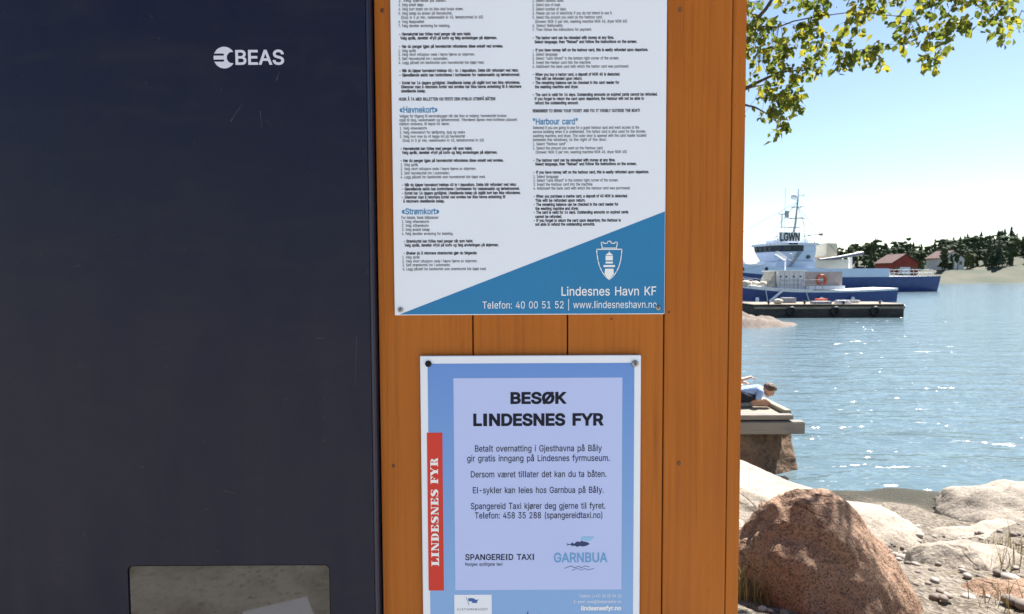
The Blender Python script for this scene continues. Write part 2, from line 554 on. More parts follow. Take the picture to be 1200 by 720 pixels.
CHARS = ('ABCDEFGHIJKLMNOPQRSTUVWXYZÅØÆabcdefghijklmnopqrstuvwxyzåøæ0123456789.,:;-()/|«»"+@!')
prepare(CHARS, 2)
prepare(CHARS, 5)
CAPH = max(v[1] for v in RAW[2]['H'][0])

# ------------------------------------------------------------------ ground, paving, water
def sstep(a, b, x):
    t = max(0, min(1, (x - a) / (b - a))); return t * t * (3 - 2 * t)
def shore_y(x):
    return 7.7 + 5.0 * (1 - sstep(.2, 2.6, x)) + 1.2 * noise.noise(Vector((x * .35, 3.1, 0))) * sstep(4.5, 8, abs(x))
def ground_z(x, y):
    if y < 2.3: return -.012
    ys = shore_y(x)
    t = (y - 2.3) / (ys - 2.3)
    n = noise.fractal(Vector((x * .9, y * .9, 0)), 1.0, 2.0, 5) * .16
    if t <= 1:
        k = sstep(0, .25, t)
        return -.012 - 1.15 * t ** .85 + n * k
    return max(-4, -1.162 - (y - ys) * .75 + n)

mb = MB()
xs = [-400, -150, -60, -30, -18] + [-12 + i * .25 for i in range(int(36 / .25))] + [24, 30, 45, 80, 200, 400]
ys = [-400, -150, -60, -25, -12, -6, -3, -1, 0, 1, 2, 2.3] + [2.3 + (i + 1) * .15 for i in range(80)]
nx, ny = len(xs), len(ys)
mb.add([(x, y, ground_z(x, y)) for y in ys for x in xs],
       [(j * nx + i, j * nx + i + 1, (j + 1) * nx + i + 1, (j + 1) * nx + i) for j in range(ny - 1) for i in range(nx - 1)])
tag(mb.build('ground', M['ground'], smooth=True), kind='structure')
mb = MB(); mb.box(-40, 40, -40, 2.2, -.1, 0)
tag(mb.build('paving', M['paving']), kind='structure')
WATER_Z = -1.2
mb = MB(); mb.add([(-6000, 2.5, WATER_Z), (6000, 2.5, WATER_Z), (6000, 9000, WATER_Z), (-6000, 9000, WATER_Z)], [(0, 1, 2, 3)])
tag(mb.build('water', M['water']), kind='structure')

# ------------------------------------------------------------------ kiosk
YF = 1.0
def wx(px, y=YF, py=360): return W(px, py, y).x
kiosk = thing('timber_kiosk', 'orange painted timber kiosk of vertical boards with both signs and the payment machine', 'kiosk', (-.3, 1.6, 0))
KZ0, KZ1 = .16, 2.42
joints = [wx(554), wx(665), wx(778, py=395)]
bw = joints[1] - joints[0]
edges = [wx(854.5)] + joints[::-1] + [joints[0] - bw]
mb = MB()
G = .0011
for i in range(len(edges) - 1):
    x1, x0 = edges[i], edges[i + 1]
    mb.box(x0 + G, x1 - (G if i else .0008), YF, YF + .021, KZ0, KZ1)
left = -.872
x = left
for k in range(4):
    mb.box(x - bw + G, x - G, YF, YF + .021, KZ0, KZ1); x -= bw
KL = x
front = mb.build('front_boards', M['wood'], kiosk, bevel=.0008)
mb = MB(); mb.box(edges[-1] + .001, edges[0] - .002, YF + .0125, YF + .03, KZ0 + .002, KZ1 - .002)
mb.box(KL + .002, left - .002, YF + .0125, YF + .03, KZ0 + .002, KZ1 - .002)
mb.build('backing_sheet', M['dark'], kiosk)
mb = MB(); mb.box(edges[0] + .0004, wx(870), YF - .0005, YF + .115, KZ0, KZ1)
mb.build('corner_board', M['wood'], kiosk, bevel=.0007)
XR = wx(870)
mb = MB()
yy = YF + .118
while yy < 2.35:
    mb.box(XR - .024, XR - .004, yy, min(yy + .148, 2.36), KZ0, KZ1); yy += .151
mb.build('side_boards', M['wood'], kiosk, bevel=.0015)
mb = MB(); yy = YF + .03
while yy < 2.35:
    mb.box(KL + .004, KL + .024, yy, min(yy + .148, 2.36), KZ0, KZ1); yy += .151
mb.build('side_boards', M['wood'], kiosk, bevel=.0015)
mb = MB(); xx = KL + .03
while xx < XR - .03:
    mb.box(xx, min(xx + .148, XR - .026), 2.34, 2.36, KZ0, KZ1); xx += .151
mb.build('rear_boards', M['wood'], kiosk, bevel=.0015)
mb = MB(); mb.box(KL + .03, XR - .03, YF + .04, 2.33, 0, KZ0 - .003)
mb.build('plinth', M['paving'], kiosk)
mb = MB(); mb.box(KL - .06, XR + .05, YF - .07, 2.44, KZ1 + .002, KZ1 + .06)
mb.build('roof', speckled('roof_felt', (.03, .03, .03), (.06, .06, .06), 30), kiosk)
for px, py, s in ((797, 11.5, .004), (795.5, 543, .0038), (461, 546, .003), (784, 366, .002), (448, 12.5, .0035), (716.5, 374, .002)):
    p = W(px, py, YF)
    mb = MB(); mb.ellipsoid((p.x, YF + .0004, p.z), (s, .0011, s * 1.25), nu=14, nv=8)
    mb.build('knot', M['knot'], kiosk, smooth=True)

# ------------------------------------------------------------------ payment machine
YM = .98
mach = thing('payment_machine', 'tall navy payment machine with white logo and glossy screen set in the kiosk', 'payment machine', (-.54, 1.25, 0))
mr = W(438.3, 360, YM).x
ml = left + .003
mb = MB(); mb.box(ml + .006, mr - .0015, YM + .006, 1.5, .02, 2.33)
mb.build('cabinet', M['navy'], mach, bevel=.003)
def rrect(x0, x1, z0, z1, r, n=6):
    pts = []
    for cx, cz, a0 in ((x1 - r, z1 - r, 0), (x0 + r, z1 - r, 90), (x0 + r, z0 + r, 180), (x1 - r, z0 + r, 270)):
        for k in range(n + 1):
            a = R(a0 + 90 * k / n); pts.append((cx + r * math.cos(a), cz + r * math.sin(a)))
    return pts
sc_r = W(387.5, 700, YM).x; sc_t = W(310, 662, YM).z
sc_l, sc_b = sc_r - .33, sc_t - .26
# front door: a sheet with the screen opening cut out
outer = [(mr - .0065, .03), (mr - .0065, 2.325), (ml, 2.325), (ml, .03)]
inner = rrect(sc_l, sc_r, sc_b, sc_t, .009)
def frame_sheet(mb, out, inn, y0, y1):
    pts = [Vector(p) for p in out] + [Vector(p) for p in inn]
    no, ni = len(out), len(inn)
    ed = [(i, (i + 1) % no) for i in range(no)] + [(no + i, no + (i + 1) % ni) for i in range(ni)]
    ov, oe, of, *_ = delaunay_2d_cdt(pts, ed, [], 0, 1e-7)
    tri = []
    def inside(p, poly):
        c = False; n = len(poly)
        for i in range(n):
            (xa, ya), (xb, yb) = poly[i], poly[i - 1]
            if (ya > p[1]) != (yb > p[1]) and p[0] < (xb - xa) * (p[1] - ya) / (yb - ya) + xa: c = not c
        return c
    for f in of:
        c = sum((ov[i] for i in f), Vector((0, 0))) / len(f)
        if inside(c, out) and not inside(c, inn): tri.append(tuple(f))
    n = len(ov)
    vs = [(p.x, y0, p.y) for p in ov] + [(p.x, y1, p.y) for p in ov]
    fs = list(tri) + [tuple(i + n for i in reversed(f)) for f in tri]
    cnt = {}
    for f in tri:
        for i in range(3):
            e = (f[i], f[(i + 1) % 3]); cnt[tuple(sorted(e))] = cnt.get(tuple(sorted(e)), 0) + 1
    fs += [(a, b, b + n, a + n) for (a, b), c in cnt.items() if c == 1]
    mb.add(vs, fs)
mb = MB(); frame_sheet(mb, outer, inner, YM, YM + .0055)
door = mb.build('front_door', M['navy'], mach)
mb = MB(); mb.box(mr - .006, mr, YM + .0005, YM + .03, .03, 2.325)
mb.build('edge_trim', M['trim'], mach, bevel=.0016)
mb = MB(); mb.prism(rrect(sc_l - .0004, sc_r + .0004, sc_b - .0004, sc_t + .0004, .009), YM + .0035, YM + .0058)
mb.build('screen_gasket', M['black'], mach)
glass = new_mat('screen_glass', (.008, .008, .008), .02, .5); t_ = NT(glass)
glass.node_tree.nodes['Principled BSDF'].inputs['IOR'].default_value = 1.58
t_.normal(t_.bump(t_.noise(t_.mapping(), 5, 2), .02, .002))
t_.rough(t_.ramp(t_.noise(t_.mapping(), 35, 5, .7), [(.4, (.015,) * 3), (.8, (.05,) * 3)]))
mb = MB(); mb.prism(rrect(sc_l + .0022, sc_r - .0022, sc_b + .0022, sc_t - .0022, .0075), YM + .002, YM + .0034)
mb.build('screen', glass, mach)
# logo
mb = MB()
yl = YM - .0004
a, b_ = W(276, 75.7, yl), W(333, 75.7, yl)
text_line(mb, 'BEAS', yl, a.x, b_.x, a.z, W(280, 59.3, yl).z - a.z, .018, 5)
c0 = W(262.8, 67.7, yl); pxm = yl / FPX
def local(l): return [(c0.x + x * pxm, c0.z + z * pxm) for x, z in l]
circ = [(12.2 * math.cos(2 * math.pi * k / 48), 12.2 * math.sin(2 * math.pi * k / 48)) for k in range(48)]
def in_logo(x, z):
    if x * x + z * z > 12.2 ** 2: return False
    if (x - 9.3) ** 2 + (z - .0) ** 2 < 6.4 ** 2: return False
    if x < -1.5 and 2.0 < abs(z) < 4.6: return False
    if (x + 1.5) ** 2 + (abs(z) - 3.3) ** 2 < 1.3 ** 2: return False
    return True
st = .4; cells = MB()
n = int(26 / st)
cols = {}
for i in range(n):
    xx0 = -13 + i * st; j = 0
    while j < n:
        zz = -13 + (j + .5) * st
        if in_logo(xx0 + st / 2, zz):
            k = j
            while k < n and in_logo(xx0 + st / 2, -13 + (k + .5) * st): k += 1
            q = local([(xx0, -13 + j * st), (xx0 + st, -13 + j * st), (xx0 + st, -13 + k * st), (xx0, -13 + k * st)])
            mb.add([(p[0], yl, p[1]) for p in q], [(0, 1, 2, 3)]); j = k
        else: j += 1
mb.build('logo_lettering', M['logo_grey'], mach)
for (xa, ya), (xb, yb), w_ in (((270, 143), (277, 132), .5), ((277, 132), (285, 121), .35), ((324, 95), (326, 87), .5), ((326, 87), (328, 84), .3), ((305, 130), (306.5, 150), .35),
                        ((418, 395), (416, 452), .25), ((371, 396), (380, 397), .4), ((262, 575), (276, 579), .35)):
    pa, pb = W(xa, ya, YM - .0002), W(xb, yb, YM - .0002)
    d = Vector((pb.z - pa.z, 0, pa.x - pb.x)).normalized() * w_ * pxm / 2
    mb = MB(); mb.add([pa - d, pa + d, pb + d * .4, pb - d * .4], [(0, 1, 2, 3)]); mb.build('scratch', M['scratch'], mach)

# ------------------------------------------------------------------ harbour sign
YS = .9935
s1 = thing('harbour_sign', 'large white laminated sign of harbour card rules with blue triangular corner', 'sign', (.02, YS, 1.55))
L1, R1 = W(462.6, 370, YS), W(778.8, 368, YS)
xl, xr, zb = L1.x, R1.x, (L1.z + R1.z) / 2
zt = zb + (xr - xl) * 1.42
mb = MB(); mb.box(xl, xr, YS, YF - .0025, zb, zt)
mb.build('sign_board', M['white_lam'], s1, bevel=.0006)
yt = YS - .0003
ta, tb = W(468, 369.8, yt), W(779, 248, yt)
mb = MB(); mb.add([(ta.x, yt, zb + .0012), (xr - .0008, yt, zb + .0012), (xr - .0008, yt, tb.z)], [(0, 1, 2)])
mb.build('blue_corner', M['blue_corner'], s1)
BD, RG, HD = 'b', 'r', 'h'
LEFT = [
 (1, 467, 523, RG, '2. Velg størrelse på båten.'), (6, 467, 497, RG, '3. Velg antall døgn.'),
 (11, 467, 543, RG, '4. Velg bort strøm om du ikke skal bruke strøm.'), (16, 467, 530, RG, '5. Velg beløp du ønsker på Havnekortet.'),
 (20.7, 470, 566, RG, '(Dusj: kr 5 pr min, vaskemaskin kr 45, tørketrommel kr 60)'), (25.8, 467, 497, RG, '6. Velg Nasjonalitet'),
 (30.6, 467, 527.5, RG, '7. Følg deretter anvisning for betaling.'),
 (40.3, 467.7, 552, BD, '- Havnekortet kan fylles med penger når som helst.'), (45, 469, 582.5, BD, 'Velg språk, deretter «Fyll på kort» og følg anvisningen på skjermen.'),
 (54.8, 467.7, 589.5, BD, '- Har du penger igjen på havnekortet refunderes disse enkelt ved avreise.'),
 (59.8, 467, 487.6, RG, '1. Velg språk'), (64.2, 467, 556.5, RG, '2. Velg «kort refusjon» nede i høyre hjørne av skjermen.'),
 (69.1, 467, 525, RG, '3. Sett Havnekortet inn i automaten.'), (73.8, 467, 567.5, RG, '4. Legg på/sett inn bankkortet som havnekortet ble kjøpt med.'),
 (83.2, 468, 608, BD, '- Når du kjøper havnekort trekkes 40,- kr. i depositum. Dette blir refundert ved retur.'),
 (88.3, 468, 609.5, BD, '- Gjenstående saldo kan kontrolleres i kortleseren for vaskemaskin og tørketrommel.'),
 (97.5, 468, 609.5, BD, '- Kortet har 14 dagers gyldighet. Utestående beløp på utgått kort kan ikke refunderes.'),
 (102.2, 470, 611, BD, 'Glemmer man å returnere kortet ved avreise har ikke havna anledning til å returnere'),
 (107, 470, 499, BD, 'utestående beløp.'),
 (116.6, 467.5, 580.5, BD, 'HUSK Å TA MED BILLETTEN OG FESTE DEN SYNLIG UTENPÅ BÅTEN!'),
 (129.2, 468, 513, HD, '«Havnekort»'),
 (136.4, 468, 593.5, RG, 'Velges for tilgang til servicebygget når det ikke er betjent, havnekortet brukes'),
 (141, 468, 606, RG, 'også til dusj, vaskemaskin og tørketrommel. Ytterdøren åpnes med kortleser plassert'),
 (145.6, 468, 527, RG, 'mellom vinduene, til høyre for døren.'),
 (150.6, 468.5, 500.5, RG, '1. Velg «Havnekort»'), (155.4, 468.5, 545, RG, '2. Velg «Havnekort for døråpning, dusj og vask»'),
 (160.2, 468.5, 545, RG, '3. Velg hvor mye du vil legge inn på havnekortet'), (164.9, 472, 567, RG, '(Dusj: kr 5 pr min, vaskemaskin kr 45, tørketrommel kr 60)'),
 (174.5, 469.5, 553.5, BD, '- Havnekortet kan fylles med penger når som helst.'), (179.2, 471, 583, BD, 'Velg språk, deretter «Fyll på kort» og følg anvisningen på skjermen.'),
 (188.6, 469.5, 590, BD, '- Har du penger igjen på havnekortet refunderes disse enkelt ved avreise.'),
 (193.4, 469.5, 490, RG, '1. Velg språk'), (198.2, 469.5, 558, RG, '2. Velg «kort refusjon» nede i høyre hjørne av skjermen.'),
 (203.2, 469.5, 527, RG, '3. Sett havnekortet inn i automaten.'), (207.8, 469.5, 569, RG, '4. Legg på/sett inn bankkortet som havnekortet ble kjøpt med.'),
 (217, 471, 605.5, BD, '- Når du kjøper havnekort trekkes 40 kr i depositum. Dette blir refundert ved retur.'),
 (221.8, 471, 609, BD, '- Gjenstående saldo kan kontrolleres i kortleseren for vaskemaskin og tørketrommel.'),
 (226.7, 471, 610, BD, '- Kortet har 14 dagers gyldighet. Utestående beløp på utgått kort kan ikke refunderes.'),
 (231.4, 471, 592, BD, '- Glemmer man å returnere kortet ved avreise har ikke havna anledning til'),
 (236.1, 472.5, 521, BD, 'å returnere utestående beløp.'),
 (248.3, 470.5, 515, HD, '«Strømkort»'),
 (255.3, 470.5, 514, RG, 'For lokale, faste båtplasser'), (260, 471, 503, RG, '1. Velg «Havnekort»'), (264.7, 471, 502.5, RG, '2. Velg «Strømkort»'),
 (269.4, 471, 503.5, RG, '3. Velg ønsket beløp'), (274.2, 471, 531, RG, '4. Følg deretter anvisning for betaling.'),
 (283, 473, 554.5, BD, '- Strømkortet kan fylles med penger når som helst.'), (287.7, 474, 584.5, BD, 'Velg språk, deretter «Fyll på kort» og følg anvisningen på skjermen.'),
 (297, 473, 559, BD, '- Ønsker du å returnere strømkortet gjør du følgende:'),
 (301.7, 471.5, 492, RG, '1. Velg språk'), (306.4, 471.5, 559.5, RG, '2. Velg «kort refusjon» nede i høyre hjørne av skjermen.'),
 (310.9, 471.5, 528, RG, '3. Sett strømkortet inn i automaten.'), (315.6, 472, 570, RG, '4. Legg på/sett inn bankkortet som strømkortet ble kjøpt med.'),
]
RIGHT = [
 (1, 624, 661, RG, '1. Select harbour dues.'), (6, 624, 657, RG, '2. Select size of boat.'), (11, 624, 664, RG, '3. Select number of days.'),
 (15.8, 624, 717.5, RG, '4. Please opt out of electricity if you do not intend to use it.'), (20.6, 624, 706, RG, '5. Select the amount you want on the Harbour card.'),
 (25.6, 627, 734.8, RG, '(Shower: NOK 5 per min, washing machine NOK 45, dryer NOK 60)'), (30.3, 624, 659.5, RG, '6. Select Nationality'),
 (35, 624, 693.5, RG, '7. Then follow the instructions for payment.'),
 (44.6, 624.3, 719.5, BD, '- The harbor card can be reloaded with money at any time.'), (49.4, 626.5, 746.7, BD, 'Select language, then "Reload" and follow the instructions on the screen.'),
 (59, 624.3, 759.5, BD, '- If you have money left on the harbour card, this is easily refunded upon departure.'),
 (64, 624, 653.3, RG, '1. Select language'), (68.7, 624, 725.5, RG, '2. Select "card refund" in the bottom right corner of the screen.'),
 (73.6, 624, 692, RG, '3. Insert the Harbor card into the machine'), (78.3, 624, 737, RG, '4. Add/insert the bank card with which the harbor card was purchased.'),
 (87.6, 624.3, 726.7, BD, '- When you buy a harbor card, a deposit of NOK 40 is deducted.'), (92.4, 626.8, 682.3, BD, 'This will be refunded upon return.'),
 (97.3, 624.3, 725.7, BD, '- The remaining balance can be checked in the card reader for'), (102.1, 626.8, 678, BD, 'the washing machine and dryer.'),
 (111.3, 624.3, 770.5, BD, '- The card is valid for 14 days. Outstanding amounts on expired cards cannot be refunded.'),
 (116.1, 626.5, 754.7, BD, 'If you forget to return the card upon departure, the Harbour will not be able to'), (121, 626.8, 678, BD, 'refund the outstanding amount.'),
 (130.3, 624.3, 749.7, BD, 'REMEMBER TO BRING YOUR TICKET AND FIX IT VISIBLY OUTSIDE THE BOAT!'),
 (143, 624.5, 677, HD, '"Harbour card"'),
 (150, 624.5, 749, RG, 'Selected if you are going to pay for a guest harbour spot and want access to the'),
 (154.7, 624.5, 757, RG, 'service building when it is unattended. The harbor card is also used for the shower,'),
 (159.5, 624.5, 757.3, RG, 'washing machine, and dryer. The outer door is opened with the card reader located'),
 (164.1, 624.5, 711, RG, 'between the windows, to the right of the door.'),
 (169, 624.5, 663, RG, '1. Select "Harbour card"'), (173.9, 624.5, 706, RG, '2. Select the amount you want on the Harbour card'),
 (178.6, 627.8, 734.3, RG, '(Shower: NOK 5 per min, washing machine NOK 45, dryer NOK 60)'),
 (188.1, 625, 721, BD, '- The harbour card can be reloaded with money at any time.'), (192.6, 627.2, 746, BD, 'Select language, then "Reload" and follow the instructions on the screen.'),
 (202.2, 625, 760.5, BD, '- If you have money left on the harbour card, this is easily refunded upon departure.'),
 (207.3, 625, 654.3, RG, '1. Select language'), (211.7, 625, 724.7, RG, '2. Select "card refund" in the bottom right corner of the screen.'),
 (216.4, 625, 694.3, RG, '3. Insert the Harbour card into the machine'), (221, 625, 738.6, RG, '4. Add/insert the bank card with which the harbour card was purchased.'),
 (230.3, 625.3, 735.5, BD, '- When you purchase a marina card, a deposit of 40 NOK is deducted.'), (235.2, 627.3, 686, BD, 'This will be refunded upon return.'),
 (240, 625.3, 724.7, BD, '- The remaining balance can be checked in the card reader for'), (244.7, 627.3, 678.3, BD, 'the washing machine and dryer.'),
 (249.2, 625.3, 736.3, BD, '- The card is valid for 14 days. Outstanding amounts on expired cards'), (254.1, 627.3, 658.6, BD, 'cannot be refunded.'),
 (258.7, 625.3, 727.5, BD, '- If you forget to return the card upon departure, the Harbour is'), (263.2, 627.3, 697.3, BD, 'not able to refund the outstanding amounts.'),
]
mb = MB()
for y_, x0_, x1_, k, s in LEFT + RIGHT:
    base = y_ + (3.0 if k == HD else 1.55)
    a, b_ = W(x0_, base, yt), W(x1_, base, yt)
    if k == HD:
        mh = MB(); text_line(mh, s, yt, a.x, b_.x, a.z, 6.6 * yt / FPX, .022, 2); mh.build('printed_heading', M['ink_b'], s1)
    else: text_line(mb, s, yt, a.x, b_.x, a.z, 3.25 * yt / FPX, .032 if k == BD else .010, 2)
mb.build('printed_rules', M['ink'], s1)
ytt = YS - .0006
mb = MB()
a, b_ = W(658, 346.4, ytt), W(769, 346.0, ytt)
text_line(mb, 'Lindesnes Havn KF', ytt, a.x, b_.x, a.z - .0004, 10.2 * ytt / FPX, .006, 2)
a, b_ = W(565.5, 361.6, ytt), W(769.5, 360.8, ytt)
text_line(mb, 'Telefon: 40 00 51 52 | www.lindesneshavn.no', ytt, a.x, b_.x, a.z - .0004, 8.3 * ytt / FPX, .0, 2)
mb.build('contact_lettering', M['ink_w'], s1)
# shield emblem with mural crown and lighthouse, on a 600 x 720 drawing of photograph area (690..740, 275..335)
def em(u, v): return W(690 + u / 12, 275 + v / 12, ytt)
mb = MB()
def stroke(mb, pts, w, at=em, y=ytt):
    P = [at(*p) for p in pts]
    for a, b in zip(P, P[1:]):
        d = (b - a); L = d.length
        if L < 1e-9: continue
        d /= L; nrm = Vector((-d.z, 0, d.x)) * w / 2; e = d * w * .35
        mb.add([a - nrm - e, b - nrm + e, b + nrm + e, a + nrm - e], [(0, 1, 2, 3)])
sw = 1.05 * ytt / FPX
stroke(mb, [(110, 208), (466, 208)], sw * 1.1)
left_c = [(110, 208), (116, 280), (130, 370), (152, 450), (185, 520), (225, 580), (285, 632)]
stroke(mb, left_c, sw); stroke(mb, [(576 - u, v) for u, v in left_c], sw)
stroke(mb, [(190, 200), (176, 112), (205, 106), (216, 126), (262, 122), (268, 95), (306, 95), (314, 122), (360, 126), (370, 106), (404, 112), (386, 200)], sw)
stroke(mb, [(190, 190), (386, 190)], sw * .8)
def poly(mb, pts, at=em):
    mb.add([at(*p) for p in pts], [tuple(range(len(pts)))])
poly(mb, [(288, 232), (296, 256), (336, 284), (336, 292), (240, 292), (240, 284), (280, 256)])
poly(mb, [(236, 300), (338, 300), (338, 364), (236, 364)]); poly(mb, [(236, 382), (338, 382), (338, 408), (236, 408)])
poly(mb, [(206, 430), (368, 430), (368, 458), (206, 458)]); poly(mb, [(228, 482), (346, 482), (352, 560), (285, 628), (222, 560)])
mb.build('shield_emblem', M['ink_w'], s1)
def screw(px, py, y, parent, mat, r=.0052):
    p = W(px, py, y)
    mb = MB()
    n = 18
    prof = [(1, 0), (1, .35), (.86, .62), (.5, .80), (.46, .5), (.01, .48)]
    vs, fs = [], []
    for q, h in prof:
        for k in range(n):
            a = 2 * math.pi * k / n
            vs.append((p.x + r * q * math.cos(a), y - h * r, p.z + r * q * math.sin(a)))
    for j in range(len(prof) - 1):
        for k in range(n):
            fs.append((j * n + k, j * n + (k + 1) % n, (j + 1) * n + (k + 1) % n, (j + 1) * n + k))
    mb.add(vs, fs)
    o = mb.build('screw', mat, parent, smooth=False)
    sl = MB()
    for an in (.35, .35 + math.pi / 2):
        sl.box(-r * .46, r * .46, -r * .60, -r * .49 - (.0001 if an < 1 else 0), -r * .1, r * .1, 0, Matrix.Translation((p.x, y, p.z)) @ Matrix.Rotation(an, 4, 'Y'))
    sl.build('slot', M['black'], o)
    return o
screw(469.3, 363.3, ytt, s1, M['steel'], .0042); screw(771, 361, ytt, s1, M['steel'], .0042)

# ------------------------------------------------------------------ lighthouse sign
Y2 = .9905
s2 = thing('lighthouse_sign', 'smaller blue sign advertising the lighthouse with red side strip and white border', 'sign', (.02, Y2, 1.1))
A = W(492.2, 417.6, Y2); B = W(751.2, 416.5, Y2); Cc = W(749.5, 705, Y2)
x0, x1, zt = A.x, (B.x + Cc.x) / 2, (A.z + B.z) / 2
zb = zt - (x1 - x0) * 1.414
mb = MB(); mb.box(x0, x1, Y2, YF - .0025, zb, zt)
mb.build('sign_board', M['white_lam2'], s2, bevel=.0007)
def quad(name, pts, y, mat):
    mb = MB(); P = [W(px, py, y) for px, py in pts]
    xa, xb = (P[0].x + P[3].x) / 2, (P[1].x + P[2].x) / 2
    za, zb_ = (P[0].z + P[1].z) / 2, (P[2].z + P[3].z) / 2
    mb.add([(xa, y, zb_), (xb, y, zb_), (xb, y, za), (xa, y, za)], [(0, 1, 2, 3)])
    return mb.build(name, mat, s2)
ya, yb, yc = Y2 - .0003, Y2 - .0006, Y2 - .0009
fr = (A.x - x0)
mb = MB()
fx0, fx1 = W(501, 426, ya).x, W(743.5, 426, ya).x
fz1, fz0 = W(620, 426, ya).z, zb + .012
mb.add([(fx0, ya, fz0), (fx1, ya, fz0), (fx1, ya, fz1), (fx0, ya, fz1)], [(0, 1, 2, 3)])
mb.build('blue_field', M['blue_field'], s2)
quad('pale_panel', [(532.3, 443.2), (729.6, 442.8), (728, 691), (532.5, 691.8)], yb, M['pale_panel'])
quad('red_strip', [(501.3, 507.4), (519.3, 507.2), (519.3, 692.2), (501.3, 692.4)], yb, M['red'])
quad('logo_card', [(532.5, 697.3), (576.2, 697), (576.2, 733), (532.5, 733)], yb, M['white_lam2'])
mt_, mbd, mpt = MB(), MB(), MB()
for s, xa, xb, base, cap, bold in (
    ('BESØK', 598.2, 664.2, 472.8, 12.6, .036), ('LINDESNES FYR', 554.6, 707.6, 498.5, 13.2, .036),
    ('Betalt overnatting i Gjesthavna på Båly', 556.6, 705.3, 529.2, 7.4, 0), ('gir gratis inngang på Lindesnes fyrmuseum.', 547.4, 714.6, 540.7, 7.4, 0),
    ('Dersom været tillater det kan du ta båten.', 551.8, 710.6, 559.4, 7.4, 0), ('El-sykler kan leies hos Garnbua på Båly.', 554.2, 707.4, 578, 7.4, 0),
    ('Spangereid Taxi kjører deg gjerne til fyret.', 551.8, 709.4, 596.6, 7.4, 0), ('Telefon: 458 35 288 (spangereidtaxi.no)', 556.6, 705.9, 607.6, 7.4, 0),
    ('SPANGEREID TAXI', 545.2, 625.8, 656.4, 6.9, .016), ('Norges sydligste taxi', 545.2, 588.9, 663.2, 3.7, 0)):
    a, b_ = W(xa, base, yc), W(xb, base, yc)
    text_line(mt_ if cap > 12 else mbd if cap > 7 else mpt, s, yc, a.x, b_.x, (a.z + b_.z) / 2, cap * yc / FPX, bold or .007, 5 if cap > 12 else 2)
mt_.build('title_lettering', M['ink'], s2); mbd.build('message_lettering', M['ink'], s2); mpt.build('taxi_lettering', M['ink'], s2)
mb = MB()
a, b_ = W(649, 659, yc), W(712, 658.6, yc)
text_line(mb, 'GARNBUA', yc, a.x, b_.x, a.z, 11.0 * yc / FPX, .022, 5 if False else 2)
mb.build('shop_lettering', M['ink_sky'], s2)
def fi(u, v): return W(640 + u / 13.09, 620 + v / 13.09, yc)
mb = MB()
poly(mb, [(316, 222), (340, 232), (372, 236), (398, 208), (430, 232), (470, 196), (490, 194), (522, 206), (536, 180), (575, 196), (625, 204), (662, 224),
          (664, 236), (630, 254), (580, 270), (548, 270), (520, 262), (478, 278), (440, 258), (398, 264), (372, 244), (340, 246), (318, 262), (326, 240)], fi)
mb.build('fish_emblem', M['ink_navy'], s2); mb = MB()
wv = [(285, 608), (330, 588), (392, 568), (428, 600), (500, 572), (536, 598), (605, 568), (660, 584)]
stroke(mb, wv, .6 * yc / FPX, fi)
stroke(mb, [(400, 640), (460, 612), (490, 606), (530, 636), (600, 608), (640, 634), (735, 606)], .45 * yc / FPX, fi)
mb.build('wave_emblem', M['ink_navy'], s2)
mb = MB(); poly(mb, [(530, 170), (548, 118), (735, 122), (690, 178), (600, 196)], fi)
mb.build('fish_splash', M['ink_sky2'], s2)
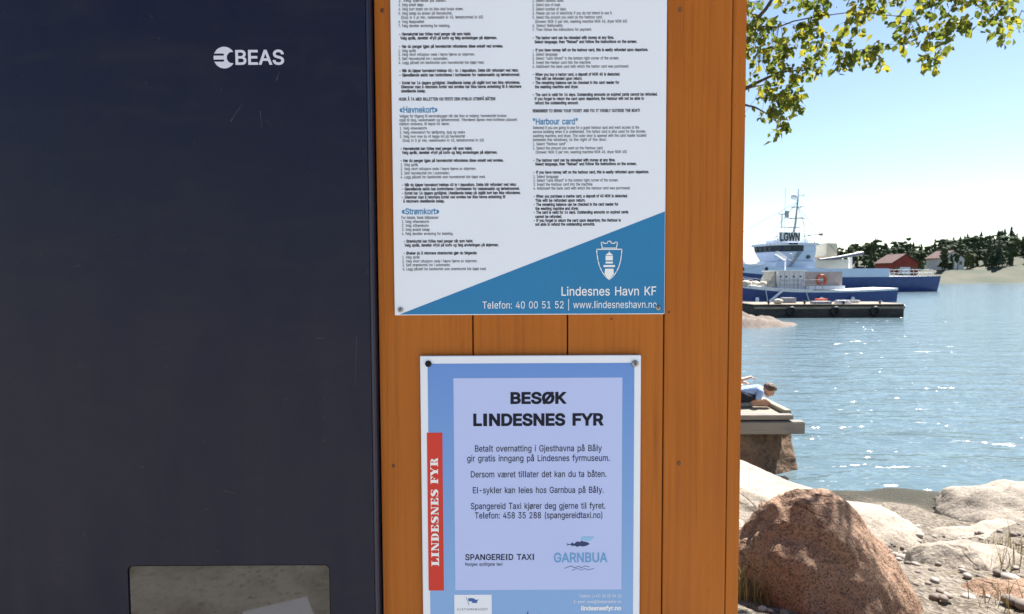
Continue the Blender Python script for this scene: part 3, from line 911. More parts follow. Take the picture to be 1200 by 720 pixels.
# heavy slab lettering running up the red strip
def slab(word, at, mb):
    """letters drawn on a 10 x 10 cell; `at(u, v)` places u along the word, v towards the tops."""
    D = {
     'L': [[(1.8, 0), (5.2, 0), (5.2, 10), (1.8, 10)], [(.4, 9.2), (6.6, 9.2), (6.6, 10), (.4, 10)], [(.4, 0), (9.4, 0), (9.4, .9), (.4, .9)], [(6, .9), (9.4, .9), (9.4, 4.2)]],
     'I': [[(1.8, 0), (5.2, 0), (5.2, 10), (1.8, 10)], [(.4, 9.2), (6.6, 9.2), (6.6, 10), (.4, 10)], [(.4, 0), (6.6, 0), (6.6, .9), (.4, .9)]],
     'N': [[(1.4, 0), (2.3, 0), (2.3, 10), (1.4, 10)], [(.3, 10), (3.9, 10), (9.3, 0), (6.6, 0)], [(8.4, 0), (9.3, 0), (9.3, 10), (8.4, 10)], [(.2, 0), (3.6, 0), (3.6, .9), (.2, .9)], [(7, 9.2), (10.4, 9.2), (10.4, 10), (7, 10)]],
     'D': [[(1.6, 0), (4.9, 0), (4.9, 10), (1.6, 10)], [(.3, 9.2), (6, 9.2), (6, 10), (.3, 10)], [(.3, 0), (6, 0), (6, .9), (.3, .9)],
           [(5.6, 10), (7.6, 9.4), (9.4, 7.6), (9.8, 5), (9.4, 2.4), (7.6, .6), (5.6, 0), (6.6, 2), (6.8, 5), (6.6, 8)]],
     'E': [[(1.6, 0), (4.9, 0), (4.9, 10), (1.6, 10)], [(.3, 9.2), (8.9, 9.2), (8.9, 10), (.3, 10)], [(.3, 0), (9.2, 0), (9.2, .9), (.3, .9)], [(6, 9.2), (8.9, 6.4), (8.9, 9.2)], [(6, .9), (9.2, .9), (9.2, 4)], [(4.9, 4.7), (6.4, 4.7), (6.4, 5.5), (4.9, 5.5)], [(6, 5.1), (7.2, 3.2), (7.2, 7)]],
     'F': [[(1.6, 0), (4.9, 0), (4.9, 10), (1.6, 10)], [(.3, 9.2), (8.9, 9.2), (8.9, 10), (.3, 10)], [(.3, 0), (6.2, 0), (6.2, .9), (.3, .9)], [(6, 9.2), (8.9, 6.2), (8.9, 9.2)], [(4.9, 4.7), (6.4, 4.7), (6.4, 5.5), (4.9, 5.5)], [(6, 5.1), (7.2, 3.2), (7.2, 7)]],
     'S': [[(1, 6.2), (1.2, 8.6), (3, 9.9), (5.4, 10), (7.8, 9.4), (7.6, 8.6), (5.4, 9.2), (4.2, 8.4), (4.4, 7.4), (7.4, 5.9), (8.9, 4.2), (8.7, 1.6), (7, .2), (4.6, 0), (1.8, .5), (2, 1.4), (4.4, .9), (5.8, 1.6), (5.6, 2.8), (3, 4.2)], [(7.6, 7), (8.4, 7), (8.4, 10), (7.6, 9.2)], [(.9, 0), (1.7, .6), (1.7, 3.2), (.9, 3.2)]],
     'Y': [[(0, 10), (3.6, 10), (6.6, 5), (6.4, 4), (3.4, 4)], [(8.2, 10), (9.2, 10), (6.4, 4.6), (5.8, 5.2)], [(3.2, 0), (6.5, 0), (6.5, 4.6), (3.2, 4.6)], [(1.8, 0), (7.8, 0), (7.8, .9), (1.8, .9)], [(-.4, 9.2), (4.4, 9.2), (4.4, 10), (-.4, 10)], [(7, 9.2), (10.2, 9.2), (10.2, 10), (7, 10)]],
     'R': [[(1.6, 0), (4.7, 0), (4.7, 10), (1.6, 10)], [(.3, 9.2), (6, 9.2), (6, 10), (.3, 10)], [(.3, 0), (5.8, 0), (5.8, .9), (.3, .9)], [(5.6, 10), (7.6, 9.5), (8.8, 8.3), (8.8, 6.8), (7.6, 5.6), (5.6, 5), (6, 6.5), (6, 8.6)], [(4.7, 4.8), (6.4, 4.8), (6.4, 5.6), (4.7, 5.6)], [(5.4, 4.9), (8, 4.9), (9.6, .9), (10.2, 0), (6.4, 0)]],
    }
    Wd = {'L': 9.8, 'I': 7, 'N': 10.6, 'D': 10.2, 'E': 9.6, 'F': 9.2, 'S': 9.6, 'Y': 10.2, 'R': 10.4, ' ': 4.5}
    u = 0
    for ch in word:
        for k, p in enumerate(D.get(ch, [])):
            mb.add([at(u + a, b, k) for a, b in p], [tuple(range(len(p)))])
        u += Wd[ch] + .35
    return u
word = 'LINDESNES FYR'
tot = slab(word, lambda u, v, k: (0, 0, 0), MB())
pa, pb = W(514.5, 664, yc), W(514.5, 536, yc)
cap_m = 9.0 * yc / FPX
mb = MB()
slab(word, lambda u, v, k: (pa.x - v / 10 * cap_m, yc - k * .00002, pa.z + (pb.z - pa.z) * u / tot), mb)
mb.build('strip_lettering', M['ink_w'], s2)
mb = MB()
for s, xa, xb, base, cap, bold in (('Telefon: (+47) 38 25 54 20', 678.5, 728, 700.4, 3.6, 0), ('E-post: post@lindesnesfyr.no', 672.7, 728, 707, 3.6, 0), ('lindesnesfyr.no', 681, 728, 715.3, 5.0, .03)):
    a, b_ = W(xa, base, yb), W(xb, base, yb)
    text_line(mb, s, yb, a.x, b_.x, a.z, cap * yb / FPX, bold, 2)
mb.build('contact_lettering', M['ink_w'], s2)
def fl(u, v): return W(525 + u / 16, 690 + v / 16, yc)
mb = MB()
poly(mb, [(375, 186), (440, 178), (490, 190), (520, 212), (580, 206), (540, 238), (556, 270), (500, 272), (440, 266), (452, 236), (410, 240), (384, 240)], fl)
stroke(mb, [(340, 165), (392, 310)], .5 * yc / FPX, fl)
mb.build('flag_emblem', M['ink_flag'], s2)
mb = MB()
a, b_ = W(536, 715.6, yc), W(572, 715.4, yc)
text_line(mb, 'KYSTVERKMUSEET', yc, a.x, b_.x, a.z, 2.4 * yc / FPX, .0, 2, .12)
mb.build('card_lettering', M['ink'], s2)
mb = MB()
def st_(u, v): return W(u, v, yb)
star = []
for k in range(16):
    r_ = 13 if k % 4 == 0 else (4.2 if k % 2 else 8)
    star.append((618.5 + r_ * math.sin(2 * math.pi * k / 16), 728.5 - r_ * math.cos(2 * math.pi * k / 16)))
poly(mb, star, st_)
mb.build('compass_emblem', M['ink_navy'], s2)
screw(502, 426.5, yb, s2, M['black'], .0052); screw(744, 426.3, yb, s2, M['steel'], .0056)
# ------------------------------------------------------------------ rocks
def rock(name, label, c, r, rotz=0, tilt=(0, 0), seed=0, rough=.12, cuts=9, cut=(.72, .95), mat='pale_rock', sub=5, cat='rock', freq=1.0, group=None, top=None):
    rnd = random.Random(seed)
    bm = bmesh.new()
    bmesh.ops.create_icosphere(bm, subdivisions=sub, radius=1)
    planes = []
    for _ in range(cuts):
        n = Vector((rnd.gauss(0, 1), rnd.gauss(0, 1), rnd.gauss(0, 1))).normalized()
        planes.append((n, rnd.uniform(*cut)))
    if top: planes.append((Vector((0, 0, 1)), top))
    off = Vector((seed * 3.7, seed * 1.3, seed * 2.1))
    rot = Matrix.Rotation(rotz, 3, 'Z') @ Matrix.Rotation(tilt[0], 3, 'X') @ Matrix.Rotation(tilt[1], 3, 'Y')
    for v in bm.verts:
        p = v.co.copy()
        for n, d in planes:
            k = p.dot(n)
            if k > d: p -= n * (k - d) * .93
        q = v.co * freq
        h = noise.fractal(q * 1.3 + off, 1.0, 2.0, 3) * rough + noise.ridged_multi_fractal(q * 2.6 + off, .9, 2.1, 5, 1.0, 2.0) * rough * .16 + noise.fractal(q * 7 + off, .8, 2.1, 4) * rough * .22
        p *= 1 + h
        p = Vector((p.x * r[0], p.y * r[1], p.z * r[2]))
        v.co = rot @ p + Vector(c)
    me = bpy.data.meshes.new(name); bm.to_mesh(me); bm.free()
    me.materials.append(M[mat])
    me.polygons.foreach_set('use_smooth', [True] * len(me.polygons))
    o = bpy.data.objects.new(name, me); COL.objects.link(o)
    return tag(o, label, cat, group)

rock('granite_boulder', 'big brown speckled granite boulder with rounded top close behind the kiosk corner', (1.93, 3.62, -.76), (.57, .50, 1.10), .1, (.05, -.34), 7, .10, 5, (.84, .97), 'brown_rock', 6, 'boulder', 1.0)
rock('rock_slab', 'long pale sunlit rock slab sloping from the kiosk corner down to the water', (2.72, 6.35, -1.05), (1.8, 2.0, .66), .12, (.0, .34), 11, .10, 9, (.72, .92), 'pale_rock', 6, top=.6)
rock('rock_slab', 'low pale rock slab between brown boulder and water edge', (3.45, 5.75, -1.15), (1.15, .8, .48), .3, (.05, .12), 15, .12, 8, (.65, .9), 'pale_rock', 5)
rock('rock_slab', 'pale cracked rock wedged behind the left foot of brown boulder', (1.75, 4.95, -.80), (.55, .5, .42), -.4, (.2, .2), 19, .13, 8, (.65, .9), 'pale_rock', 5)
rock('footing_rock', 'dark brown boulder carrying the corner of the wooden dock', (3.30, 8.95, -1.15), (1.12, .66, .76), .2, (0, 0), 23, .09, 12, (.66, .88), 'wet_rock', 6)
rock('footing_rock', 'dark wet rock in the shadow beneath the dock planks', (2.2, 9.4, -1.2), (.8, .6, .62), .7, (0, 0), 24, .1, 10, (.7, .9), 'wet_rock', 5)
rr = random.Random(8)
RK = [(4.25, 5.2, -1.05, .8, .6, .42, 'pale grey rock beside the right flank of the brown boulder'),
      (5.6, 6.1, -1.2, 1.1, .8, .5, 'broad pale rock lying half in the water'),
      (3.4, 4.35, -.75, .55, .45, .36, 'small pale rock leaning on the brown boulder'),
      (4.5, 4.0, -.75, .7, .5, .4, 'flat pale rock in the foreground of the shore'),
      (6.2, 4.9, -.95, .95, .7, .5, 'humped pale rock farther along the shore'),
      (7.6, 6.2, -1.15, 1.0, .9, .5, 'low pale rock at the far end of the stony shore'),
      (3.3, 3.4, -.45, .38, .3, .22, 'small squat rock at the edge of the gravel'),
      (5.4, 3.3, -.5, .5, .4, .28, 'rounded rock in the nearest part of the gravel shore'),
      (3.15, 3.75, -.62, .42, .36, .40, 'upright brown rock touching the right side of the big boulder'),
      (4.0, 3.35, -.55, .3, .26, .2, 'pale fist shaped rock among the pebbles'),
      (6.6, 3.6, -.65, .6, .5, .36, 'pale blocky rock at the right end of the gravel')]
for i, (x, y, z, a, b_, c, lb) in enumerate(RK):
    rock('shore_rock', lb, (x, y, z), (a, b_, c), rr.uniform(0, 3), (rr.uniform(-.15, .15), rr.uniform(-.15, .15)), 40 + i, .13, 9, (.62, .9), 'brown_rock' if i == 8 else 'pale_rock', 5, group='rocks along the stony shore')

# low sandy point across the water
mb = MB()
nx, ny = 70, 30
def spit_z(x, y):
    u = (x - 12.0) / 4.6; v = (y - 34.6) / 3.0
    e = 1 - (u * u + v * v)
    n = noise.fractal(Vector((x * .9, y * .9, 5)), .9, 2.1, 6)
    return -1.45 + .85 * max(-.6, e) + n * .26 * max(.15, min(1, e * 2))
gx = [7 + i * 10.5 / nx for i in range(nx + 1)]; gy = [31 + i * 7.5 / ny for i in range(ny + 1)]
mb.add([(x, y, spit_z(x, y)) for y in gy for x in gx],
       [(j * (nx + 1) + i, j * (nx + 1) + i + 1, (j + 1) * (nx + 1) + i + 1, (j + 1) * (nx + 1) + i) for j in range(ny) for i in range(nx)])
tag(mb.build('shore_point', M['sand_rock'], smooth=True), kind='structure')

# ------------------------------------------------------------------ dock
DT = -.425
DX0, DX1, DY0, DY1 = .3, 4.03, 8.75, 10.25
dock = thing('wooden_dock', 'weathered grey plank dock with heavy front beam resting on rocks', 'dock', (2.2, 9.5, DT))
y = DY0 + .02
i = 0
rd = random.Random(3)
mb = MB()
while y < DY1:
    mb.box(DX0, DX1 - .03 + rd.uniform(-.012, .012), y + .005, y + .125, DT - .04 + rd.uniform(-.004, .004), DT + rd.uniform(-.003, .003)); y += .132
mb.build('deck_planks', M['deck'], dock, bevel=.004)
mb = MB(); mb.box(DX0, DX1 + .10, DY0 - .16, DY0 - .01, DT - .235, DT - .06)
mb.build('front_beam', M['beam'], dock, bevel=.012)
mb = MB(); mb.box(DX0, DX1 - .05, DY0 - .12, DY0 + .01, DT - .038, DT + .03)
mb.build('front_kerb', M['beam'], dock, bevel=.008)
mb = MB(); mb.box(DX1 - .10, DX1 + .0, DY0 + .06, DY1 - .02, DT + .004, DT + .062)
mb.build('side_kerb', M['deck'], dock, bevel=.008)
mb = MB(); mb.box(DX1 - .16, DX1 - .04, DY0 + .01, DY1 - .05, DT - .26, DT - .047)
mb.build('side_beam', M['beam'], dock, bevel=.01)
mb = MB(); mb.box(DX0, DX1 - .03, DY1 - .15, DY1, DT - .26, DT - .047)
mb.build('rear_beam', M['beam'], dock, bevel=.01)
for x in (1.1, 2.4):
    mb = MB(); mb.tube([(x, DY1 - .28, -2.2), (x, DY1 - .28, DT - .05)], .085, 12); mb.build('pile', M['beam'], dock, smooth=False)

# ------------------------------------------------------------------ children on the dock
def folded(name, c1, c2):
    m = new_mat(name, c1, .85, .2); t = NT(m)
    t.color(t.ramp(t.noise(t.mapping(), 14, 4), [(.3, c1), (.7, c2)]))
    t.normal(t.bump(t.noise(t.mapping((1, 1.6, 2.2)), 13, 3, .5, 1.2), .9, .022)); return m
skin = speckled('skin', (.50, .27, .18), (.58, .33, .23), 9, .5, .05, .002)
shirt_m = folded('pale_blue_cotton', (.34, .45, .68), (.42, .53, .74))
shorts_m = folded('dark_cotton', (.018, .02, .028), (.03, .032, .045))
hair_m = speckled('brown_hair', (.07, .034, .015), (.15, .08, .036), 60, .5, 1.0, .008, stretch=(1, 1, .25))
hair_f = speckled('fair_hair', (.28, .18, .08), (.42, .29, .14), 60, .5, 1.0, .008, stretch=(1, 1, .25))
shoe_m = speckled('grey_canvas', (.17, .17, .15), (.25, .25, .22), 40, .85, .3, .003)
eye_m = new_mat('dark_eye', (.02, .015, .012), .2, .5)
lip_m = new_mat('lips', (.42, .14, .11), .5, .4)

def fuse(mb, name, mat, parent, voxel=.006, smooth=6):
    o = mb.build('temp', mat)
    m = o.modifiers.new('r', 'REMESH'); m.mode = 'VOXEL'; m.voxel_size = voxel; m.use_smooth_shade = True
    s = o.modifiers.new('s', 'SMOOTH'); s.factor = .5; s.iterations = smooth
    bpy.context.view_layer.update()
    dg = bpy.context.evaluated_depsgraph_get()
    me = bpy.data.meshes.new_from_object(o.evaluated_get(dg))
    old = o.data
    bpy.data.objects.remove(o); bpy.data.meshes.remove(old)
    me.name = name
    if not me.materials: me.materials.append(mat)
    ob = bpy.data.objects.new(name, me); COL.objects.link(ob)
    ob.parent = parent
    return ob

def hand(mb, wrist, direction, palm_n, s=1.0, side=1, curl=.3):
    """palm plus four bent fingers and a thumb leaving the side of the palm."""
    d = Vector(direction).normalized(); n = Vector(palm_n); n = (n - d * n.dot(d)).normalized(); w = d.cross(n) * side
    wrist = Vector(wrist)
    pc = wrist + d * .035 * s
    mt = Matrix((d, w, n)).transposed()
    mb.ellipsoid(pc, (.038 * s, .030 * s, .013 * s), mt)
    for k, (o, L) in enumerate(((-.022, .040), (-.0075, .048), (.0075, .045), (.021, .036))):
        b = wrist + d * .062 * s + w * o * s
        m1 = b + (d * math.cos(curl * .6) + n * math.sin(curl * .6)) * L * .5 * s + w * o * .18 * s
        t = m1 + (d * math.cos(curl * 1.8) + n * math.sin(curl * 1.8)) * L * .5 * s
        mb.capsule(b - d * .01 * s, m1, .0072 * s, .0066 * s, 8); mb.capsule(m1, t, .0066 * s, .0055 * s, 8)
    b = wrist + d * .022 * s - w * .026 * s
    m1 = b + (d * .75 - w * .65).normalized() * .024 * s
    mb.capsule(b, m1, .009 * s, .0075 * s, 8); mb.capsule(m1, m1 + (d * .95 - w * .2 + n * .3).normalized() * .022 * s, .0075 * s, .006 * s, 8)

def head(mb, c, fwd, up, s=1.0):
    """skull, jaw, nose, ears; returns the axes so that eyes and hair can be set on it."""
    f = Vector(fwd).normalized(); u = Vector(up); u = (u - f * u.dot(f)).normalized(); r = f.cross(u)
    m = Matrix((f, r, u)).transposed(); c = Vector(c)
    mb.ellipsoid(c + u * .018 * s, (.088 * s, .072 * s, .082 * s), m)
    mb.ellipsoid(c - u * .036 * s + f * .018 * s, (.062 * s, .054 * s, .062 * s), m)
    mb.ellipsoid(c - u * .078 * s + f * .046 * s, (.022 * s, .024 * s, .018 * s), m)
    mb.capsule(c + f * .080 * s - u * .002 * s, c + f * .096 * s - u * .026 * s, .008 * s, .012 * s, 8)
    for k in (-1, 1):
        mb.ellipsoid(c + r * k * .074 * s - u * .008 * s - f * .004 * s, (.017 * s, .008 * s, .026 * s), m)
        mb.ellipsoid(c + f * .066 * s + r * k * .034 * s - u * .026 * s, (.018 * s, .02 * s, .016 * s), m)
    return f, r, u, m

def face_and_hair(c, axes, parent, hmat, s=1.0, seed=0):
    f, r, u, m = axes; c = Vector(c)
    for k in (-1, 1):
        e = MB(); e.ellipsoid(c + f * .081 * s + r * k * .030 * s + u * .0 * s, (.006 * s, .0095 * s, .007 * s), m, 10, 8); e.build('eye', eye_m, parent, smooth=True, local=True)
    e = MB(); e.ellipsoid(c + f * .078 * s - u * .052 * s, (.006 * s, .02 * s, .0055 * s), m, 12, 8); e.build('mouth', lip_m, parent, smooth=True, local=True)
    h = MB(); vs, fs = [], []
    nu, nv = 40, 22
    for j in range(nv + 1):
        for i in range(nu):
            ph = 2 * math.pi * i / nu
            back = .5 - .5 * math.cos(ph)                       # 0 in front, 1 at the nape
            tmax = 1.05 + 1.0 * sstep(.12, .55, back)
            th = tmax * j / nv
            d = Vector((math.sin(th) * math.cos(ph), math.sin(th) * math.sin(ph), math.cos(th)))
            k = 1.20 + .09 * noise.fractal(d * 5 + Vector((seed, 0, 0)), 1, 2, 4) + .03 * math.sin(ph * 17 + 3 * th)
            k *= 1 - .08 * (j / nv) ** 6
            p = Vector((d.x * .089 * s, d.y * .075 * s, d.z * .084 * s)) * k
            vs.append(c + u * .018 * s + m @ p)
    for j in range(nv):
        for i in range(nu): fs.append((j * nu + i, (j + 1) * nu + i, (j + 1) * nu + (i + 1) % nu, j * nu + (i + 1) % nu))
    h.add(vs, fs); h.build('hair', hmat, parent, smooth=True, local=True)

# kneeling child, facing +x and bent far forward over the edge
k1 = thing('person', 'child in pale blue shirt kneeling on the dock, bent forward to look into water', 'person', (3.52, 9.38, DT))
mb = MB()
HC = Vector((.41, -.02, .25)); HF = (.72, -.25, -.66); HU = (.66, 0, .75)
ax1 = head(mb, HC, HF, HU, .98)
mb.capsule((.25, 0, .262), (.365, -.012, .262), .043, .040)                               # neck
mb.capsule((.02, 0, .185), (.13, 0, .22), .090, .086); mb.capsule((.13, 0, .22), (.25, 0, .248), .086, .072)
mb.capsule((.245, -.085, .245), (.245, .085, .245), .044, .044)
for sy in (-1, 1):
    y_ = sy * .075
    mb.capsule((.03, y_, .155), (.345, y_ * 1.35, .062), .068, .046)                 # thigh, folded over the calf
    mb.capsule((.345, y_ * 1.35, .055), (.09, y_ * 1.25, .045), .044, .030)
    mb.capsule((.09, y_ * 1.25, .04), (.0, y_ * 1.25, .03), .028, .022)
    sh = Vector((.245, sy * .115, .238)); el = Vector((.175, sy * .175, .13)); wr = Vector((.32, sy * .15, .115))
    mb.capsule(sh, el, .036, .029); mb.capsule(el, wr, .029, .020)
    hand(mb, wr, (.85, 0, -.42), (0, 0, -1), .82, sy, .25)
fuse(mb, 'body', skin, k1, .0055, 5)
face_and_hair(HC, ax1, k1, hair_m, .98, 2)
mb = MB()
mb.capsule((.0, 0, .20), (.13, 0, .228), .100, .096); mb.capsule((.13, 0, .228), (.25, 0, .255), .096, .080)
mb.capsule((.245, -.095, .248), (.245, .095, .248), .053, .053)
for sy in (-1, 1): mb.capsule((.245, sy * .115, .241), (.195, sy * .165, .155), .049, .044)
fuse(mb, 'shirt', shirt_m, k1, .007, 4)
mb = MB()
mb.capsule((-.02, -.04, .165), (-.02, .04, .165), .100, .100)
for sy in (-1, 1): mb.capsule((.01, sy * .078, .155), (.14, sy * .085, .135), .078, .062)
fuse(mb, 'shorts', shorts_m, k1, .008, 4)
for sy in (-1, 1):
    mb = MB(); mb.capsule((.095, sy * .094, .046), (-.045, sy * .094, .034), .040, .032); mb.ellipsoid((.03, sy * .094, .045), (.10, .042, .040))
    fuse(mb, 'shoe', shoe_m, k1, .007, 4)

# second child, seated behind, arms held out
k2 = thing('person', 'bare armed child seated on dock behind the kneeling child, arms stretched towards the water', 'person', (3.47, 10.0, DT))
mb = MB()
HC2 = Vector((.115, 0, .62)); HF2 = (.93, -.05, -.30); HU2 = (.3, 0, .95)
ax2 = head(mb, HC2, HF2, HU2, 1.0)
mb.capsule((.06, 0, .47), (.095, 0, .55), .037, .035)
mb.capsule((-.02, 0, .10), (.02, 0, .26), .095, .090); mb.capsule((.02, 0, .26), (.05, 0, .42), .09, .078)
mb.capsule((.05, -.10, .43), (.05, .10, .43), .045, .045)
for sy in (-1, 1):
    y_ = sy * .07
    mb.capsule((.0, y_, .085), (.24, y_ * 1.2, .20), .070, .048); mb.capsule((.24, y_ * 1.2, .20), (.34, y_ * 1.2, .04), .046, .031)
    mb.capsule((.34, y_ * 1.2, .03), (.43, y_ * 1.2, .028), .03, .022)
    sh = Vector((.05, sy * .135, .42)); el = Vector((.22, sy * .16, .33 if sy < 0 else .27)); wr = Vector((.385, sy * .11, .365 if sy < 0 else .235))
    mb.capsule(sh, el, .037, .030); mb.capsule(el, wr, .030, .021)
    hand(mb, wr, (.9, 0, -.35), (0, 0, -1), .95, sy, .5)
fuse(mb, 'body', skin, k2, .0055, 5)
face_and_hair(HC2, ax2, k2, hair_f, 1.0, 5)
mb = MB(); mb.capsule((-.02, 0, .13), (.02, 0, .26), .105, .10); mb.capsule((.02, 0, .26), (.05, 0, .42), .10, .087); mb.capsule((.05, -.105, .43), (.05, .105, .43), .054, .054)
fuse(mb, 'shirt', folded('white_cotton', (.62, .62, .6), (.72, .72, .7)), k2, .008, 4)
mb = MB(); mb.capsule((-.02, -.04, .095), (-.02, .04, .095), .098, .098)
for sy in (-1, 1): mb.capsule((.0, sy * .072, .09), (.19, sy * .082, .18), .080, .062)
fuse(mb, 'shorts', folded('red_cotton', (.4, .07, .05), (.5, .1, .08)), k2, .008, 4)

# ------------------------------------------------------------------ boats
b_white = speckled('boat_white_paint', (.78, .79, .80), (.83, .83, .84), 1.5, .4, 0, 0, .5)
b_white_r = speckled('weathered_white_paint', (.66, .62, .62), (.80, .77, .77), 2.2, .5, 0, 0, .5, 7, (1, 1, .35))
b_blue = speckled('boat_blue_paint', (.018, .045, .17), (.03, .07, .24), 1.2, .35, 0, 0, .5)
b_pale = speckled('pale_ship_paint', (.58, .67, .82), (.64, .72, .85), .8, .45, 0, 0, .4)
b_dark = new_mat('antifouling', (.03, .033, .04), .6, .4)
b_grey = new_mat('galvanised_grey', (.30, .31, .33), .5, .5)
b_glass = new_mat('wheelhouse_glass', (.02, .025, .03), .06, .6)
b_black = new_mat('black_paint', (.015, .015, .018), .5, .4)
b_beige = speckled('beige_canvas', (.5, .43, .33), (.60, .54, .43), 3, .85, .2, .02)
b_pink = speckled('pinkish_plywood', (.42, .33, .30), (.52, .42, .38), 2.5, .7, 0)
b_orange = new_mat('lifebuoy_orange', (.70, .12, .04), .5, .4)
cream = speckled('cream_boards', (.58, .53, .42), (.66, .61, .5), .6, .8, 0)
b_rope = new_mat('pale_rope', (.62, .62, .60), .8, .2)

def hull(mb, L, beam, zk, zdeck, bowz, sternz, n=28, rake=.08, flare=.75, mi_fn=None, rows=None):
    """Hull lofted from stern (x=-L/2) to bow (x=+L/2); rows are heights 0..1, deck closed."""
    rows = rows or [0, .2, .45, .7, 1]
    vs, fs, mi = [], [], []
    W_ = len(rows)
    for side in (-1, 1):
        for i in range(n + 1):
            t = i / n
            half = beam / 2 * (1 - max(0, (t - .55) / .45) ** 2.4) * (.86 + .14 * min(1, t / .25))
            sheer = zdeck + (bowz - zdeck) * max(0, (t - .5) / .5) ** 2 + (sternz - zdeck) * max(0, (.4 - t) / .4) ** 2
            for h in rows:
                x = -L / 2 + L * t + (h - 1) * rake * L * max(0, (t - .8) / .2)
                k = half * (flare + (1 - flare) * h ** .7) if t < .999 else .01
                vs.append((x, side * max(k, .01), zk + (sheer - zk) * h))
    N = (n + 1) * W_
    for s in range(2):
        for i in range(n):
            for j in range(W_ - 1):
                a = s * N + i * W_ + j
                fs.append((a, a + W_, a + W_ + 1, a + 1)); mi.append(mi_fn(j) if mi_fn else 0)
    for i in range(n):
        a = i * W_ + W_ - 1; b = N + i * W_ + W_ - 1
        fs.append((a, a + W_, b + W_, b)); mi.append(mi_fn(-1) if mi_fn else 0)
    for j in range(W_ - 1):
        fs.append((j, j + 1, N + j + 1, N + j)); mi.append(mi_fn(j) if mi_fn else 0)
    o = len(mb.v); mb.v += vs
    for f, m_ in zip(fs, mi): mb.f.append([q + o for q in f]); mb.mi.append(m_)

def ring(mb, c, R_, r_, axis='Y', n=20):
    pts = []
    for k in range(n + 1):
        a = 2 * math.pi * k / n
        pts.append(Vector(c) + (Vector((math.cos(a), 0, math.sin(a))) if axis == 'Y' else Vector((math.cos(a), math.sin(a), 0))) * R_)
    mb.tube(pts, r_, 8, cap=False)

# --- timber work barge
bg = thing('work_barge', 'low dark timber work barge moored in front of the blue fishing boat', 'barge', (20.55, 41, WATER_Z), R(-1.5))
mb = MB()
P = [(-4.9, .74), (4.6, .80), (4.6, -.35), (-3.9, -.35), (-4.75, .18)]
vs = [(x, -1.5, z) for x, z in P] + [(x, 1.9, z) for x, z in P]; n = len(P)
mb.add(vs, [tuple(range(n)), tuple(range(2 * n - 1, n - 1, -1))] + [(i, i + n, (i + 1) % n + n, (i + 1) % n) for i in range(n)])
mb.build('hull', M['barge'], bg, bevel=.03, local=True)
mb = MB(); y = -1.55
while y < 1.9:
    mb.box(-4.95, 4.65, y, y + .22, .806, .86); y += .235
mb.build('deck_planks', M['barge_top'], bg, local=True)
mb = MB(); mb.box(-4.9, 4.62, -1.58, -1.51, .56, .70); mb.build('rubbing_strake', M['barge_top'], bg, local=True)
for x in (-3.9, -1.6, .9, 3.2):
    mb = MB(); mb.tube([(x, -1.25, .85), (x, -1.25, 1.08)], .06, 10); mb.tube([(x - .13, -1.25, 1.0), (x + .13, -1.25, 1.0)], .03, 8); mb.build('bollard', b_black, bg, local=True)
for i, (x, w_, h_, d, m_, lb, nm) in enumerate(((-3.15, .62, .34, .5, b_beige, 'pale canvas bundle lying on the barge at its left end', 'canvas_bundle'), (-.4, 1.1, .16, .7, b_grey, 'flat grey hatch cover lying amidships on the barge', 'hatch_cover'),
                                   (1.0, .9, .22, .5, b_white_r, 'white plank stack lying on the barge right of the hatch cover', 'plank_stack'))):
    c = bg.matrix_basis @ Vector((x, -.9, .862))
    mb = MB()
    if nm == 'canvas_bundle':
        mb.ellipsoid((c.x, c.y, c.z + h_ * .46), (w_ / 2, d / 2, h_ / 2), nu=20, nv=12)
        o = mb.build(nm, m_, smooth=True)
        for v in o.data.vertices: v.co += Vector((1, 1, .6)) * noise.noise(v.co * 5) * .06
    elif nm == 'hatch_cover':
        mb.box(c.x - w_ / 2, c.x + w_ / 2, c.y - d / 2, c.y + d / 2, c.z, c.z + h_ * .6); mb.box(c.x - w_ / 2 - .03, c.x + w_ / 2 + .03, c.y - d / 2 - .03, c.y + d / 2 + .03, c.z + h_ * .62, c.z + h_)
        o = mb.build(nm, m_, bevel=.015)
    else:
        for k in range(3): mb.box(c.x - w_ / 2 + k * .04, c.x + w_ / 2 - k * .06, c.y - d / 2 + k * .03, c.y + d / 2, c.z + k * .075, c.z + k * .075 + .07)
        o = mb.build(nm, m_, bevel=.008)
    tag(o, lb, nm.replace('_', ' '))

for x in (-2.6, .2, 2.7):
    mb = MB(); ring(mb, (x, -1.66, .40), .24, .085, 'Y', 18); mb.build('tyre_fender', b_black, bg, smooth=True, local=True)
rc = random.Random(77)
mb = MB()
for k in range(5):
    a0 = rc.uniform(0, 6)
    mb.tube([Vector((2.2 + .34 * (1 + .05 * k) * math.cos(a0 + q * .5), .1 + .3 * math.sin(a0 + q * .5), .88 + .035 * k + .01 * math.sin(q))) for q in range(14)], .022, 6)
o = mb.build('rope_coil', b_rope); tag(o, 'pale coil of rope lying on the barge deck behind its bollards', 'rope')
o.matrix_world = bg.matrix_basis.copy()
mb = MB(); mb.box(-2.3, -1.5, .2, .9, .865, 1.16); mb.box(-2.33, -1.47, .17, .93, 1.162, 1.2); o = mb.build('fish_crate', b_grey, bevel=.02); tag(o, 'grey lidded crate standing on the left half of the barge', 'crate'); o.matrix_world = bg.matrix_basis.copy()
mb = MB(); mb.box(-.02, .62, .3, .8, .865, 1.1); mb.box(-.05, .65, .27, .83, 1.102, 1.13); o = mb.build('fish_crate', b_orange, bevel=.02); tag(o, 'orange lidded crate standing amidships on the barge', 'crate'); o.matrix_world = bg.matrix_basis.copy()

